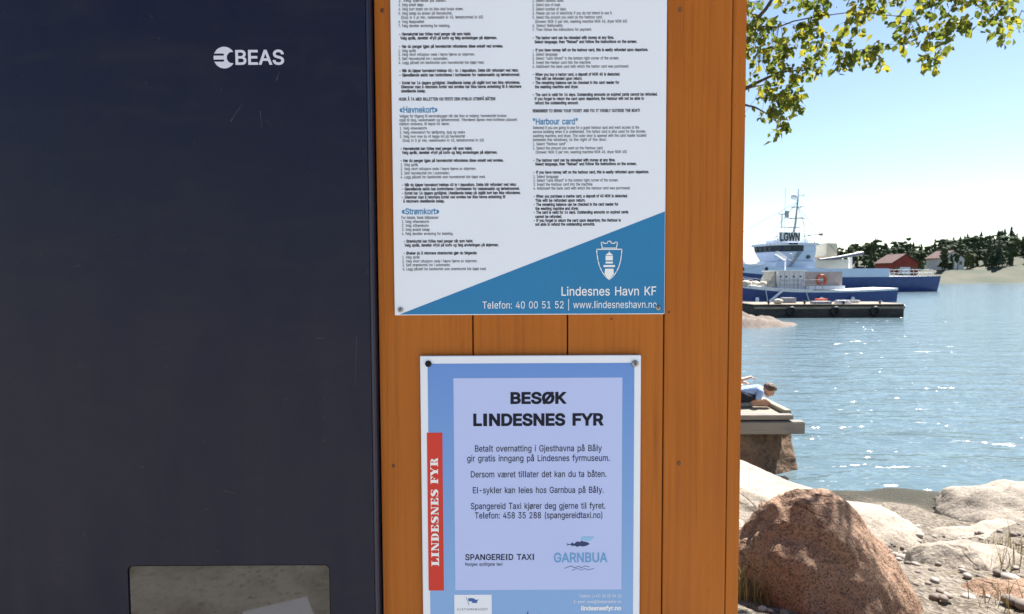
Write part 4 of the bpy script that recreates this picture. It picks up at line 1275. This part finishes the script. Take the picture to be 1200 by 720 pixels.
# --- fishing boat, bow to the left
fb = thing('fishing_boat', 'blue hulled fishing boat with white cabin and covered foredeck behind the barge', 'boat', (22.6, 48.2, WATER_Z), R(180 + 2))
mb = MB()
hull(mb, 13.5, 3.6, -.5, 1.55, 2.25, 1.7, mi_fn=lambda j: {-1: 3, 0: 0, 1: 1, 2: 2, 3: 1, 4: 3}[j], rows=[0, .36, .44, .52, .93, 1.0], rake=.07)
mb.build('hull', [b_dark, b_blue, b_white_r, b_white], fb, local=True)
mb = MB()
for s_ in (-1, 1):
    pts = []
    for i in range(20):
        t = .5 + .5 * i / 19
        half = 1.8 * (1 - max(0, (t - .55) / .45) ** 2.4)
        pts.append((-6.75 + 13.5 * t, s_ * max(half, .02), 1.55 + .7 * ((t - .5) / .5) ** 2 + .05))
    mb.tube(pts, .055, 8)
mb.build('gunwale', b_white, fb, local=True)
cb = MB(); cb.box(.28, 2.42, -1.25, 1.25, 1.5, 3.0, 0); cb.build('cabin', b_white_r, fb, bevel=.05, local=True)
mb = MB(); mb.box(.18, 2.55, -1.35, 1.35, 3.002, 3.08); mb.build('cabin_roof', b_white, fb, bevel=.02, local=True)
mb = MB()
for k in range(6): mb.box(.45 + k * .36, .47 + k * .36, 1.251, 1.262, 1.7, 2.92)
mb.build('cabin_seam', b_grey, fb, local=True)
for x in (.62, 1.15, 1.72, 2.15):
    mb = MB(); mb.box(x, x + .13, 1.252, 1.275, 2.55, 2.66); mb.build('cabin_vent', b_black, fb, local=True)
mb = MB(); mb.box(-2.6, .27, -1.2, 1.2, 1.72, 2.96); mb.build('deckhouse', b_pink, fb, bevel=.03, local=True)
mb = MB(); mb.box(-2.7, .26, 1.21, 1.42, 1.6, 1.9); mb.build('locker', b_white, fb, bevel=.02, local=True)
mb = MB(); ring(mb, (-.95, 1.27, 2.35), .34, .085); mb.build('lifebuoy', b_orange, fb, smooth=True, local=True)
# foredeck gear
mb = MB()
rf = random.Random(6)
for k in range(9):
    x = 2.7 + k * .36 + rf.uniform(-.1, .1)
    mb.ellipsoid((x, .5 + rf.uniform(-.3, .5), 1.86 + rf.uniform(0, .12) + .015 * k), (.34, .38, .24 + rf.uniform(0, .12)), nu=12, nv=8)
mb.build('foredeck_cover', b_beige, fb, smooth=True, local=True)
mb = MB(); mb.prism([(2.45, 1.6), (3.15, 1.62), (2.5, 2.98)], -.9, .9); mb.build('windbreak', b_beige, fb, local=True)
mb = MB(); mb.tube([(4.55, .6, 1.9), (4.55, -.6, 1.9)], .32, 14); mb.tube([(4.55, .66, 1.9), (4.55, .6, 1.9)], .44, 14); mb.tube([(4.55, -.66, 1.9), (4.55, -.6, 1.9)], .44, 14)
mb.build('winch', b_white, fb, local=True)
mb = MB(); mb.tube([(5.3, 0, 2.0), (5.3, 0, 2.9)], .06, 8); mb.tube([(5.3, -.45, 2.55), (5.3, .45, 2.55)], .05, 8); mb.build('samson_post', b_white, fb, local=True)
mb = MB()
for s_ in (-1, 1):
    mb.tube([(3.2, s_ * 1.5, 2.35), (4.6, s_ * 1.3, 2.5), (5.9, s_ * .7, 2.75), (6.7, 0, 2.95)], .022, 6)
    for x, y_, z in ((3.2, 1.5, 2.35), (4.6, 1.3, 2.5), (5.9, .7, 2.75)): mb.tube([(x, s_ * y_, z - .75), (x, s_ * y_, z)], .02, 6)
mb.build('bow_rail', b_grey, fb, local=True)
mb = MB(); mb.tube([(1.42, .3, 3.08), (1.42, .3, 4.05)], .05, 8); mb.build('lamp_post', b_white, fb, local=True)
mb = MB(); mb.box(-.48, .48, -.18, .18, -.13, .13, 0, Matrix.Translation((1.78, .3, 4.22)) @ Matrix.Rotation(R(-32), 4, 'Y')); mb.build('flood_lamp', b_white, fb, bevel=.03, local=True)
mb = MB(); ring(mb, (1.0, .3, 4.12), .25, .035); mb.build('lamp_bracket', b_grey, fb, local=True)
mb = MB(); mb.tube([(2.35, 1.83, 1.55), (3.45, 2.05, .72)], .09, 8); mb.build('gangplank', b_white, fb, local=True)
mb = MB(); mb.tube([(.55, 1.83, 1.5), (.28, 2.1, .4)], .035, 6); mb.build('fender_line', b_rope, fb, local=True)
mb = MB(); mb.tube([(3.62, 1.8, 1.75), (3.55, 2.1, .6)], .03, 6); mb.build('fender_line', b_rope, fb, local=True)
mb = MB()
for k in range(7):
    x = 2.5 - k * .55
    mb.tube([(x, 1.7, 1.6), (x, 1.7, 2.35)], .022, 6)
for z in (1.98, 2.35): mb.tube([(2.5, 1.7, z), (-.8, 1.7, z)], .022, 6)
mb.build('side_rail', b_grey, fb, local=True)
mb = MB(); mb.tube([(1.42, .3, 4.0), (5.3, 0, 2.9)], .012, 5); mb.tube([(1.42, .3, 4.0), (-2.5, 0, 3.0)], .012, 5); mb.build('stay', b_black, fb, local=True)
for x in (.9, 1.9):
    mb = MB(); mb.box(x - .02, x + .015, 1.2495, 1.2535, 1.62, 2.5); mb.build('rust_streak', new_mat('rust', (.20, .085, .035), .8, .2), fb, local=True)
for x in (4.3, -.6, -3.0):
    mb = MB(); mb.capsule((x, 1.95, .35), (x, 1.95, .95), .13, .13, 10); mb.build('fender', b_white, fb, smooth=True, local=True)

# --- ship with call sign board
sh = thing('coastal_ship', 'white and dark blue ship with tall mast and call sign board above its wheelhouse', 'ship', (45.5, 95, WATER_Z - .22), R(180 + 14))
mb = MB()
hull(mb, 42, 9.5, -1.5, 2.55, 4.3, 2.6, mi_fn=lambda j: 1 if j == -1 else 0, rows=[0, .3, .6, .85, 1.0], rake=.06, flare=.7)
mb.build('hull', [b_blue, b_grey], sh, local=True)
# bulwark: a pale upper strake on the forward two thirds
mb = MB()
for s_ in (-1, 1):
    prev = None
    for i in range(37):
        t = .25 + .75 * i / 36
        half = max(.04, 4.75 * (1 - max(0, (t - .55) / .45) ** 2.4)) + .03
        base = 2.55 + (4.3 - 2.55) * max(0, (t - .5) / .5) ** 2 - .03
        x = -21 + 42 * t
        cur = [(x, s_ * half, base), (x + .05, s_ * (half + .04), base + 1.28), (x + .05, s_ * (half - .06), base + 1.28), (x, s_ * (half - .1), base)]
        if prev: mb.add(prev + cur, [(0, 4, 5, 1), (1, 5, 6, 2), (2, 6, 7, 3)])
        prev = cur
mb.build('bulwark', b_pale, sh, local=True)
def octo(x0, x1, hw, c): return [(x0, -hw), (x1 - c, -hw), (x1, -hw + c), (x1, hw - c), (x1 - c, hw), (x0, hw)]
def loft(mb, A, za, B, zb, mi=0):
    n = len(A)
    mb.add([(x, y, za) for x, y in A] + [(x, y, zb) for x, y in B], [tuple(range(n - 1, -1, -1)), tuple(range(n, 2 * n))] + [(i, (i + 1) % n, (i + 1) % n + n, i + n) for i in range(n)], mi)
mb = MB(); loft(mb, octo(1.9, 7.3, 4.0, 1.8), 2.5, octo(1.9, 7.3, 4.0, 1.8), 4.9); mb.build('deckhouse', b_pale, sh, bevel=.05, local=True)
mb = MB(); loft(mb, octo(1.9, 6.9, 3.7, 1.7), 4.9, octo(1.9, 7.8, 4.05, 1.9), 6.3); mb.build('wheelhouse', b_pale, sh, bevel=.05, local=True)
mb = MB(); loft(mb, octo(4.1, 7.72, 4.0, 1.9), 6.305, octo(4.1, 8.0, 4.1, 1.95), 7.2); mb.build('window_band', new_mat('window_band_blue', (.03, .04, .07), .5, .4), sh, local=True)
mb = MB(); loft(mb, octo(1.9, 4.05, 4.0, .05), 6.305, octo(1.9, 4.05, 4.0, .05), 7.2); mb.build('bridge_rear', b_pale, sh, local=True)
wl = octo(4.1, 7.88, 4.07, 1.92)
for (xa, ya), (xb, yb_), cnt in ((wl[4], wl[5], 4), (wl[3], wl[4], 2), (wl[2], wl[3], 4)):
    for k in range(cnt):
        u0, u1 = (k + .12) / cnt, (k + .88) / cnt
        p0 = Vector((xa + (xb - xa) * u0, ya + (yb_ - ya) * u0, 0)); p1 = Vector((xa + (xb - xa) * u1, ya + (yb_ - ya) * u1, 0))
        nn = Vector((-(p1 - p0).y, (p1 - p0).x, 0)).normalized()
        if nn.dot(Vector(((p0.x + p1.x) / 2 - 5, (p0.y + p1.y) / 2, 0))) < 0: nn = -nn
        mb = MB(); a_, c_ = p0 + nn * .03, p1 + nn * .05
        vs = [(p0 + nn * .05).to_tuple()[:2] + (6.42,), (p1 + nn * .05).to_tuple()[:2] + (6.42,), (p1 + nn * .11).to_tuple()[:2] + (7.08,), (p0 + nn * .11).to_tuple()[:2] + (7.08,)]
        vb = [(v[0] - nn.x * .05, v[1] - nn.y * .05, v[2]) for v in vs]
        mb.add(vs + vb, [(0, 1, 2, 3), (7, 6, 5, 4), (0, 4, 5, 1), (1, 5, 6, 2), (2, 6, 7, 3), (3, 7, 4, 0)]); mb.build('window', b_glass, sh, local=True)
mb = MB(); loft(mb, octo(1.7, 8.4, 4.4, 2.1), 7.205, octo(1.7, 8.2, 4.3, 2.0), 7.55); mb.build('wheelhouse_roof', b_white, sh, bevel=.04, local=True)
mb = MB(); loft(mb, octo(2.0, 6.0, 2.6, .6), 7.56, octo(2.0, 6.0, 2.6, .6), 8.15); mb.build('monkey_island', b_pale, sh, bevel=.03, local=True)
for s_ in (-1, 1):
    mb = MB()
    for z in (8.2, 8.75): mb.tube([(1.9, s_ * 4.0, z), (4.0, s_ * 4.0, z)], .04, 6)
    for k in range(3): mb.tube([(1.9 + k * 1.05, s_ * 4.0, 7.55), (1.9 + k * 1.05, s_ * 4.0, 8.75)], .03, 6)
    mb.build('roof_rail', b_white, sh, local=True)
# call sign board, facing the camera side
mb = MB(); mb.box(4.15, 7.75, 3.35, 3.45, 7.75, 9.1); bo = mb.build('call_sign_board', b_white, sh, local=True)
mb = MB()
# lettering reads from the port side: local +y faces the camera and local x runs to the left of the picture
tmp = MB(); text_line(tmp, 'LGWN', 0, 0, 3.3, 0, 1.12, .03, 5)
mb.add([(7.6 - v[0], 3.48, 7.87 + v[2]) for v in tmp.v], tmp.f)
lt = mb.build('lettering', b_black, bo, local=True)
for x in (4.6, 7.3):
    mb = MB(); mb.tube([(x, 3.3, 7.55), (x, 3.3, 7.95)], .05, 6); mb.build('board_leg', b_grey, sh, local=True)
mb = MB(); mb.box(5.4, 6.8, 4.32, 4.5, 7.3, 7.52); mb.build('searchlight', b_black, sh, bevel=.03, local=True)
# masts
mb = MB()
mb.tube([(2.9, 0, 8.1), (2.35, 0, 10.4), (1.95, 0, 14.2), (1.9, 0, 16.0)], [.20, .17, .11, .05], 8); mb.build('mast', b_grey, sh, local=True)
for z, x0_, x1_, xm in ((10.1, 1.6, 5.0, 2.4), (11.5, .6, 4.0, 2.2), (13.2, 1.3, 3.1, 2.0)):
    mb = MB(); mb.tube([(x0_, 0, z), (x1_, 0, z)], .075, 6); mb.tube([(xm, -1.5, z), (xm, 1.5, z)], .05, 6); mb.build('yard', b_grey, sh, local=True)
mb = MB(); mb.tube([(4.7, 0, 10.1), (4.7, 0, 12.1)], .09, 6); mb.tube([(4.1, 0, 12.1), (5.3, 0, 12.1)], .09, 6); mb.build('radar_post', b_grey, sh, local=True)
mb = MB(); mb.box(3.55, 4.15, -.15, .15, 11.6, 12.6); mb.build('radar_scanner', b_grey, sh, bevel=.05, local=True)
mb = MB(); mb.ellipsoid((2.6, 0, 14.7), (.5, .5, .45), nu=14, nv=10); mb.tube([(2.0, 0, 14.2), (2.6, 0, 14.3)], .06, 6); mb.build('radar_dome', b_white, sh, smooth=True, local=True)
mb = MB(); mb.tube([(.9, 0, 15.0), (1.9, 0, 14.9)], .05, 6); mb.tube([(.9, 0, 14.8), (.9, 0, 15.4)], .04, 6); mb.build('wind_vane', b_grey, sh, local=True)
for x, y_, z0, z1, r_ in ((5.75, 2, 8.1, 15.8, .03), (7.3, 2.4, 7.5, 9.1, .05), (6.6, 1.0, 7.5, 8.9, .05), (6.6, 3, 7.5, 8.9, .03), (1.0, 2.6, 8, 9.9, .03)):
    mb = MB(); mb.tube([(x, y_, z0), (x, y_, z1)], r_, 6); mb.build('aerial', b_grey, sh, local=True)
mb = MB(); mb.tube([(2.3, 1.5, 8.6), (-1.4, 1.5, 9.2)], .07, 6); mb.build('derrick', b_grey, sh, local=True)
mb = MB(); mb.ellipsoid((-1.0, 1.5, 9.0), (.42, .16, .2), nu=10, nv=8); mb.build('lantern', speckled('dull_red', (.14, .05, .05), (.2, .08, .07), 2, .5, 0), sh, local=True)
mb = MB(); mb.tube([(3.2, 3.85, 5.5), (3.2, 4.15, 5.5)], .26, 12); mb.build('side_light', new_mat('dark_green', (.02, .07, .05), .4), sh, local=True)
for x in (13.6, 10.3):
    mb = MB(); q = 4.75 * (1 - max(0, ((x + 21) / 42 - .55) / .45) ** 2.4)
    mb.tube([(x, q - .05, 3.75), (x - .04, q + .14, 3.75)], .26, 12); mb.build('porthole', b_black, sh, local=True)
mb = MB(); mb.tube([(6.6, 3.9, 4.0), (4.9, 4.15, 6.2)], .09, 6); mb.tube([(6.25, 3.95, 4.0), (4.55, 4.2, 6.2)], .09, 6); mb.build('ladder', b_grey, sh, local=True)
mb = MB()
for a_, b_ in (((1.95, 0, 14.0), (8.0, 0, 7.6)), ((1.95, 0, 13.2), (-4, 2.5, 5.3)), ((1.95, 0, 13.2), (-4, -2.5, 5.3)), ((2.2, 1.4, 11.5), (3.6, 3.9, 7.6)), ((2.0, 0, 14.0), (15.6, 0, 7.2)), ((15.6, 0, 7.2), (20.4, 0, 5.2))): mb.tube([a_, b_], .03, 5)
mb.build('rigging', b_black, sh, local=True)
for x, y_ in ((5.4, 1.2), (4.6, -1.0), (3.2, 1.6)):
    mb = MB(); mb.tube([(x, y_, 8.1), (x, y_, 8.6)], .14, 8); mb.ellipsoid((x, y_, 8.7), (.3, .3, .22), nu=12, nv=8); mb.build('aerial_dome', b_white, sh, smooth=True, local=True)
for x in (16.5, 14.5, 9.3, 8.3):
    q = 4.75 * (1 - max(0, ((x + 21) / 42 - .55) / .45) ** 2.4)
    mb = MB(); mb.box(x - .07, x + .07, q - .1, q + .06, 2.1, 3.3); mb.build('rust_streak', new_mat('rust', (.22, .10, .05), .8, .2), sh, local=True)
mb = MB()
for z in (4.35, 4.8):
    pts = []
    for i in range(12):
        t = .72 + .27 * i / 11
        pts.append((-21 + 42 * t, max(.05, 4.75 * (1 - max(0, (t - .55) / .45) ** 2.4)), 2.55 + 1.75 * ((t - .5) / .5) ** 2 + z - 3.0))
    mb.tube(pts, .035, 5)
mb.build('bow_rail', b_white, sh, local=True)
# foredeck
mb = MB(); mb.box(11.8, 13.6, -1.3, 1.3, 3.0, 4.9); mb.tube([(12.8, -1.6, 5.0), (12.8, 1.6, 5.0)], .55, 12); mb.build('windlass', b_pale, sh, bevel=.05, local=True)
mb = MB(); mb.tube([(15.6, 0, 3.5), (15.6, 0, 7.2)], .12, 8); mb.build('foremast', b_white, sh, local=True)
# aft: casing, funnel, crane
mb = MB(); mb.box(-4.6, 1.85, -3.2, 3.2, 2.5, 5.2); mb.build('engine_casing', cream, sh, bevel=.06, local=True)
mb = MB(); mb.box(-4.2, -2.2, -1.4, 1.4, 5.61, 7.7); mb.build('funnel', cream, sh, bevel=.1, local=True)
mb = MB(); mb.tube([(-6.4, 1.5, 2.4), (-6.4, 1.5, 6.0)], .32, 10); mb.build('crane_post', b_white, sh, local=True)
mb = MB(); mb.tube([(-8.6, 1.6, 6.2), (-2.4, 3.4, 5.4), (1.6, 4.3, 5.1)], [.28, .24, .12], 8); mb.build('crane_boom', speckled('dark_blue_steel', (.03, .04, .07), (.05, .06, .1), 1, .5, 0), sh, local=True)
for s_ in (-1, 1):
    mb = MB()
    for z in (3.1, 3.6): mb.tube([(-19.5, s_ * 4.0, z), (-10.6, s_ * 4.55, z)], .035, 6)
    for k in range(10): mb.tube([(-19.5 + k * .98, s_ * (4.0 + .06 * k), 2.5), (-19.5 + k * .98, s_ * (4.0 + .06 * k), 3.6)], .03, 6)
    mb.build('stern_rail', b_white, sh, local=True)

# ------------------------------------------------------------------ far shore beyond the harbour
mb = MB()
nx, ny = 120, 16
gx = [40 + i * 4.0 for i in range(nx + 1)]; gy = [165 + j * 14.0 for j in range(ny + 1)]
def hill(x, y):
    e = sstep(165, 215, y) * (1 - sstep(300, 389, y)) * sstep(60, 110, x) * (1 - sstep(430, 520, x))
    return -1.6 + e * (5 + 7 * sstep(120, 220, x) + 5 * noise.fractal(Vector((x * .02, y * .02, 2)), 1, 2, 4)) + .5 * noise.fractal(Vector((x * .2, y * .2, 0)), 1, 2, 3)
mb.add([(x, y, hill(x, y)) for y in gy for x in gx], [(j * (nx + 1) + i, j * (nx + 1) + i + 1, (j + 1) * (nx + 1) + i + 1, (j + 1) * (nx + 1) + i) for j in range(ny) for i in range(nx)])
tag(mb.build('hills', speckled('wooded_hill', (.03, .045, .02), (.09, .08, .05), .09, .95, 0, stretch=(1, 1, 2)), smooth=True), kind='structure')
rt = random.Random(12)
mb = MB()
for k in range(1300):
    x = rt.uniform(135, 430); y = rt.uniform(193, 290); z = hill(x, y)
    if z < 1.0: continue
    h = rt.uniform(3.5, 10)
    mb.tube([(x, y, z - .5), (x, y, z + h * .7)], .16, 5)
    if rt.random() < .6:                                   # spruce: tiers of drooping, ragged boughs
        nt_ = 7
        for q in range(nt_):
            zz = z + h * (.12 + .88 * q / nt_); rr_ = h * .24 * (1 - q / nt_) ** .85 * rt.uniform(.8, 1.2)
            vs = [Vector((x, y, zz + h * .17))]
            for w in range(9):
                a = 2 * math.pi * w / 9 + q
                vs.append(Vector((x + math.cos(a) * rr_ * rt.uniform(.6, 1.25), y + math.sin(a) * rr_ * rt.uniform(.6, 1.25), zz - rr_ * rt.uniform(.05, .4))))
            mb.add(vs, [(0, 1 + w, 1 + (w + 1) % 9) for w in range(9)])
    else:                                                  # pine or birch: loose clumps on a bare stem
        for q in range(9):
            rr_ = h * rt.uniform(.07, .13)
            mb.ellipsoid((x + rt.gauss(0, h * .11), y + rt.gauss(0, h * .1), z + h * rt.uniform(.45, .95)), (rr_ * 1.3, rr_ * 1.2, rr_ * .75), nu=6, nv=4)
o = mb.build('distant_woods', speckled('conifer_green', (.022, .038, .016), (.075, .095, .035), .25, .95, 0), kind='stuff')
for v in o.data.vertices: v.co += Vector((noise.noise(v.co * .9), noise.noise(v.co * .9 + Vector((9, 0, 0))), noise.noise(v.co * .9 + Vector((0, 9, 0))))) * .45
def boathouse(x, y, w_, d, h, mat, label):
    z = max(hill(x, y - d / 2), -.6)
    t = thing('boathouse', label, 'boathouse', (x, y, z))
    m_ = MB(); m_.prism([(-w_ / 2, -1), (w_ / 2, -1), (w_ / 2, h), (0, h + w_ * .32), (-w_ / 2, h)], -d / 2, d / 2); m_.build('wall', mat, t, local=True)
    m_ = MB()
    for s_ in (-1, 1):
        m_.prism([(0, h + w_ * .32 + .05), (s_ * (w_ / 2 + .4), h - .2), (s_ * (w_ / 2 + .4), h + .02), (0, h + w_ * .32 + .3)], -d / 2 - .4, d / 2 + .4)
    m_.build('roof', speckled('roof_tile', (.10, .05, .04), (.16, .08, .06), 1, .8, 0), t, local=True)
    m_ = MB(); m_.box(-w_ * .2, w_ * .2, -d / 2 - .06, -d / 2 - .01, -.2, 2.3); m_.build('door', b_white, t, local=True)
    for s_ in (-1, 1):
        m_ = MB(); m_.box(s_ * w_ * .34 - .45, s_ * w_ * .34 + .45, -d / 2 - .05, -d / 2 - .01, 1.2, 2.4); m_.build('window', b_glass, t, local=True)
cream = speckled('cream_boards', (.58, .53, .42), (.66, .61, .5), .6, .8, 0)
boathouse(96, 190, 9, 10, 4.2, cream, 'cream boathouse on the far shore just right of the ship')
boathouse(122, 196, 8, 9, 3.6, speckled('red_boards', (.26, .045, .03), (.34, .06, .04), .6, .8, 0), 'dark red boathouse on the far shore')
boathouse(143, 204, 7, 8, 3.4, speckled('white_boards', (.66, .66, .64), (.74, .74, .72), .6, .8, 0), 'white boathouse near the far right of the harbour')

# ------------------------------------------------------------------ birch tree behind the kiosk
tr = thing('birch_tree', 'birch tree behind the kiosk with sunlit drooping leafy twigs', 'tree', (.75, 5.6, -.75))
mb = MB()
mb.tube([(.75, 5.6, -.85), (.78, 5.6, .4), (.72, 5.62, 2.0), (.82, 5.65, 3.6), (.75, 5.7, 5.4), (.8, 5.7, 7.4)], [.19, .155, .13, .10, .065, .02], 14)
mb.build('trunk', M['bark'], tr, smooth=True)
rb = random.Random(21)
leaf = MB(); tw = MB()
def add_leaf(p, size):
    # a hanging, folded, pointed leaf
    d = Vector((rb.gauss(0, .7), rb.gauss(0, .7), -.75 + rb.gauss(0, .5))).normalized()
    s = d.cross(Vector((rb.gauss(0, 1), rb.gauss(0, 1), rb.gauss(0, .6)))).normalized()
    n = d.cross(s); w_ = size * rb.uniform(.36, .46); fold = n * size * rb.uniform(.05, .16)
    a = p; b = p + d * size
    leaf.add([a, a + d * size * .18 + s * w_ * .75 + fold * .7, a + d * size * .42 + s * w_ + fold, a + d * size * .75 + s * w_ * .42 + fold * .5, b,
              a + d * size * .75 - s * w_ * .42 + fold * .5, a + d * size * .42 - s * w_ + fold, a + d * size * .18 - s * w_ * .75 + fold * .7],
             [(0, 1, 2, 3, 4), (0, 4, 5, 6, 7)])
def spray(c, r, n, tail=None):
    prev = None
    for k in range(n):
        p = c + Vector((rb.gauss(0, 1), rb.gauss(0, 1.2), rb.gauss(0, 1))) * r * .55
        add_leaf(p, rb.uniform(.036, .072))
        if k % 4 == 0:
            tw.tube([c + Vector((0, 0, r * .5)), (c + p) / 2 + Vector((0, 0, r * .15)), p], [.0022, .0016, .001], 4)
def bough(pts, r0, r1):
    mb = MB(); n = len(pts)
    mb.tube(pts, [r0 + (r1 - r0) * i / (n - 1) for i in range(n)], 8); mb.build('branch', M['twig'], tr, smooth=True)
def bz(a, b, sag, n=7):
    return [a.lerp(b, i / n) + Vector((0, 0, sag * 4 * (i / n) * (1 - i / n))) for i in range(n + 1)]
T = lambda z: Vector((.75, 5.65, z))
bough([T(2.4)] + [W(px, py, d) for px, py, d in ((800, 75, 5.45), (868, 38, 5.2), (885, 25, 5.15), (898, 10, 5.1), (912, -12, 5.05), (950, -70, 4.9), (1010, -110, 4.7))], .024, .006)
bough([W(868, 38, 5.2)] + [W(px, py, d) for px, py, d in ((885, 31, 5.2), (912, 32, 5.15), (930, 25, 5.1), (955, 20, 5.0), (1000, 14, 4.9), (1060, 20, 4.8))], .008, .003)
bough([T(2.3)] + [W(px, py, d) for px, py, d in ((820, 125, 5.4), (868, 107, 5.3), (885, 98, 5.25), (900, 91, 5.2), (913, 85, 5.2), (931, 83, 5.15), (960, 82, 5.1))], .022, .003)
bough([T(2.1)] + [W(px, py, d) for px, py, d in ((820, 118, 5.0), (868, 122, 4.95), (885, 126, 4.9), (898, 133, 4.9), (908, 142, 4.88))], .016, .002)
bough([T(3.0)] + [W(px, py, d) for px, py, d in ((840, -20, 5.3), (880, -25, 5.1), (920, -12, 5.0), (960, -30, 4.9), (1040, -60, 4.6), (1120, -30, 4.4))], .03, .006)
CL = [(875, 8, 9, 22), (882, 28, 9, 16), (892, 38, 10, 22), (905, 33, 8, 18), (898, 24, 7, 10), (917, 52, 9, 28), (922, 60, 7, 20), (906, 60, 6, 8), (892, 45, 6, 8), (880, 58, 8, 12), (886, 68, 6, 10),
      (938, 33, 9, 20), (945, 45, 8, 18), (952, 58, 8, 14), (950, 25, 9, 18), (957, 12, 9, 20), (940, 4, 10, 20), (918, 3, 7, 8), (905, 80, 7, 10), (914, 84, 6, 10), (922, 78, 7, 10), (912, 88, 5, 7),
      (940, 84, 9, 20), (952, 80, 9, 20), (958, 66, 7, 12), (930, 92, 6, 8), (888, 108, 5, 4), (898, 112, 7, 11), (905, 108, 7, 10), (915, 112, 9, 24), (925, 105, 8, 18), (930, 118, 7, 14), (920, 124, 8, 18),
      (908, 125, 6, 6), (905, 136, 6, 9), (912, 140, 6, 9), (922, 132, 6, 8), (893, 135, 5, 5), (936, 112, 5, 6), (938, 126, 4, 4), (918, 150, 6, 10), (908, 156, 4, 5), (907, 164, 3, 3), (925, 152, 3, 2), (872, 62, 5, 8), (873, 45, 6, 9), (872, 100, 4, 4)]
for px, py, rp, n in CL:
    d = rb.uniform(4.7, 5.5)
    spray(W(px, py, d), rp * d / FPX * 1.15, int(n * 1.25) + 1)
for k in range(120):                                         # the rest of the same drooping boughs, out to the right and above
    px = rb.uniform(958, 1200); lim = 95 - (px - 960) * .28 + 22 * math.sin(px * .07)
    py = rb.uniform(-60, max(8, lim)); d = rb.uniform(4.3, 5.6)
    spray(W(px, py, d), .075, rb.randint(8, 20))
for k in range(330):                                         # the crown itself
    a = rb.uniform(0, 2 * math.pi); q = rb.random() ** .5; z = rb.uniform(3.3, 7.6)
    rad = 2.3 * math.sin(math.pi * min(1, (z - 2.2) / 5.8)) ** .7
    c = Vector((.8 + rad * q * math.cos(a), 5.8 + rad * q * math.sin(a) * .9, z - .3 * q))
    spray(c, .2, rb.randint(14, 26))
for k in range(10):
    a = 2 * math.pi * k / 10 + rb.uniform(-.3, .3); z = 2.6 + k * .4
    e = T(z) + Vector((math.cos(a) * 1.9, math.sin(a) * 1.7, rb.uniform(.6, 1.2)))
    bough(bz(T(z), e, .12), .03 - .0018 * k, .004)
leaf.build('crown', M['leaf'], tr)
tw.build('twigs', M['twig'], tr)

# ------------------------------------------------------------------ dry grass between the stones
gm = bpy.data.materials.new('dry_grass'); gm.use_nodes = True
t_ = NT(gm); g_ = t_.n('ShaderNodeNewGeometry')
t_.color(t_.ramp(g_.outputs['Random Per Island'], [(0, (.12, .13, .035)), (.5, (.27, .22, .075)), (1, (.42, .33, .13))])); t_.b.inputs['Roughness'].default_value = .7
mb = MB(); rg = random.Random(5)
for k in range(9000):
    if k % 5 < 3: x, y = rg.uniform(.7, 1.55), rg.uniform(3.3, 5.0)
    else: x, y = rg.uniform(2.6, 6.5), rg.uniform(2.6, 4.8)
    if y < 2.3 or noise.noise(Vector((x * 2.3, y * 2.3, 7))) < (-.1 if x < 1.6 else .22): continue
    z = ground_z(x, y) - .01
    h = rg.uniform(.06, .24); a = rg.uniform(0, 6.283); w_ = .003
    lean = Vector((math.cos(a), math.sin(a), 0)) * h * rg.uniform(.1, .7); sd = Vector((-math.sin(a), math.cos(a), 0)) * w_
    p = Vector((x, y, z))
    mb.add([p - sd, p + sd, p + lean * .4 + Vector((0, 0, h * .6)) + sd * .7, p + lean * .4 + Vector((0, 0, h * .6)) - sd * .7, p + lean + Vector((0, 0, h))], [(0, 1, 2, 3), (3, 2, 4)])
mb.build('grass', gm, kind='stuff')

# ------------------------------------------------------------------ pebbles on the shore
mb = MB(); rp_ = random.Random(17)
for k in range(2600):
    x, y = rp_.uniform(.9, 7.5), rp_.uniform(2.35, 6.5)
    if noise.noise(Vector((x * 1.1, y * 1.1, 3))) < -.12: continue
    r_ = rp_.uniform(.008, .03) * (1.8 if rp_.random() < .06 else 1)
    z = ground_z(x, y)
    mt3 = Matrix.Rotation(rp_.uniform(0, 6), 3, 'Z')
    mb.ellipsoid((x, y, z + r_ * .2), (r_ * rp_.uniform(.8, 1.5), r_, r_ * rp_.uniform(.45, .8)), mt3, 8, 5)
pm = bpy.data.materials.new('pebble_stone'); pm.use_nodes = True
t_ = NT(pm); g_ = t_.n('ShaderNodeNewGeometry')
t_.color(t_.ramp(g_.outputs['Random Per Island'], [(0, (.12, .09, .07)), (.5, (.24, .19, .15)), (1, (.38, .34, .29))])); t_.b.inputs['Roughness'].default_value = .8
mb.build('pebbles', pm, smooth=True, kind='stuff')

# ------------------------------------------------------------------ the sheet of paper lying on the paving, mirrored in the screen
mb = MB()
q0 = W(326, 722, YM + .002); dd = q0 - EYE; tt = q0.z / -dd.z
pp = Matrix.Translation((q0.x + dd.x * tt, q0.y - dd.y * tt, .004)) @ Matrix.Rotation(R(62), 4, 'Z')
mb.box(-.105, .105, -.1485, .1485, 0, .003, 0, pp)
tag(mb.build('paper_sheet', speckled('pale_grey_card', (.72, .70, .74), (.78, .76, .80), 6, .7, 0)), 'pale grey sheet of card lying on the paving before the machine', 'card')
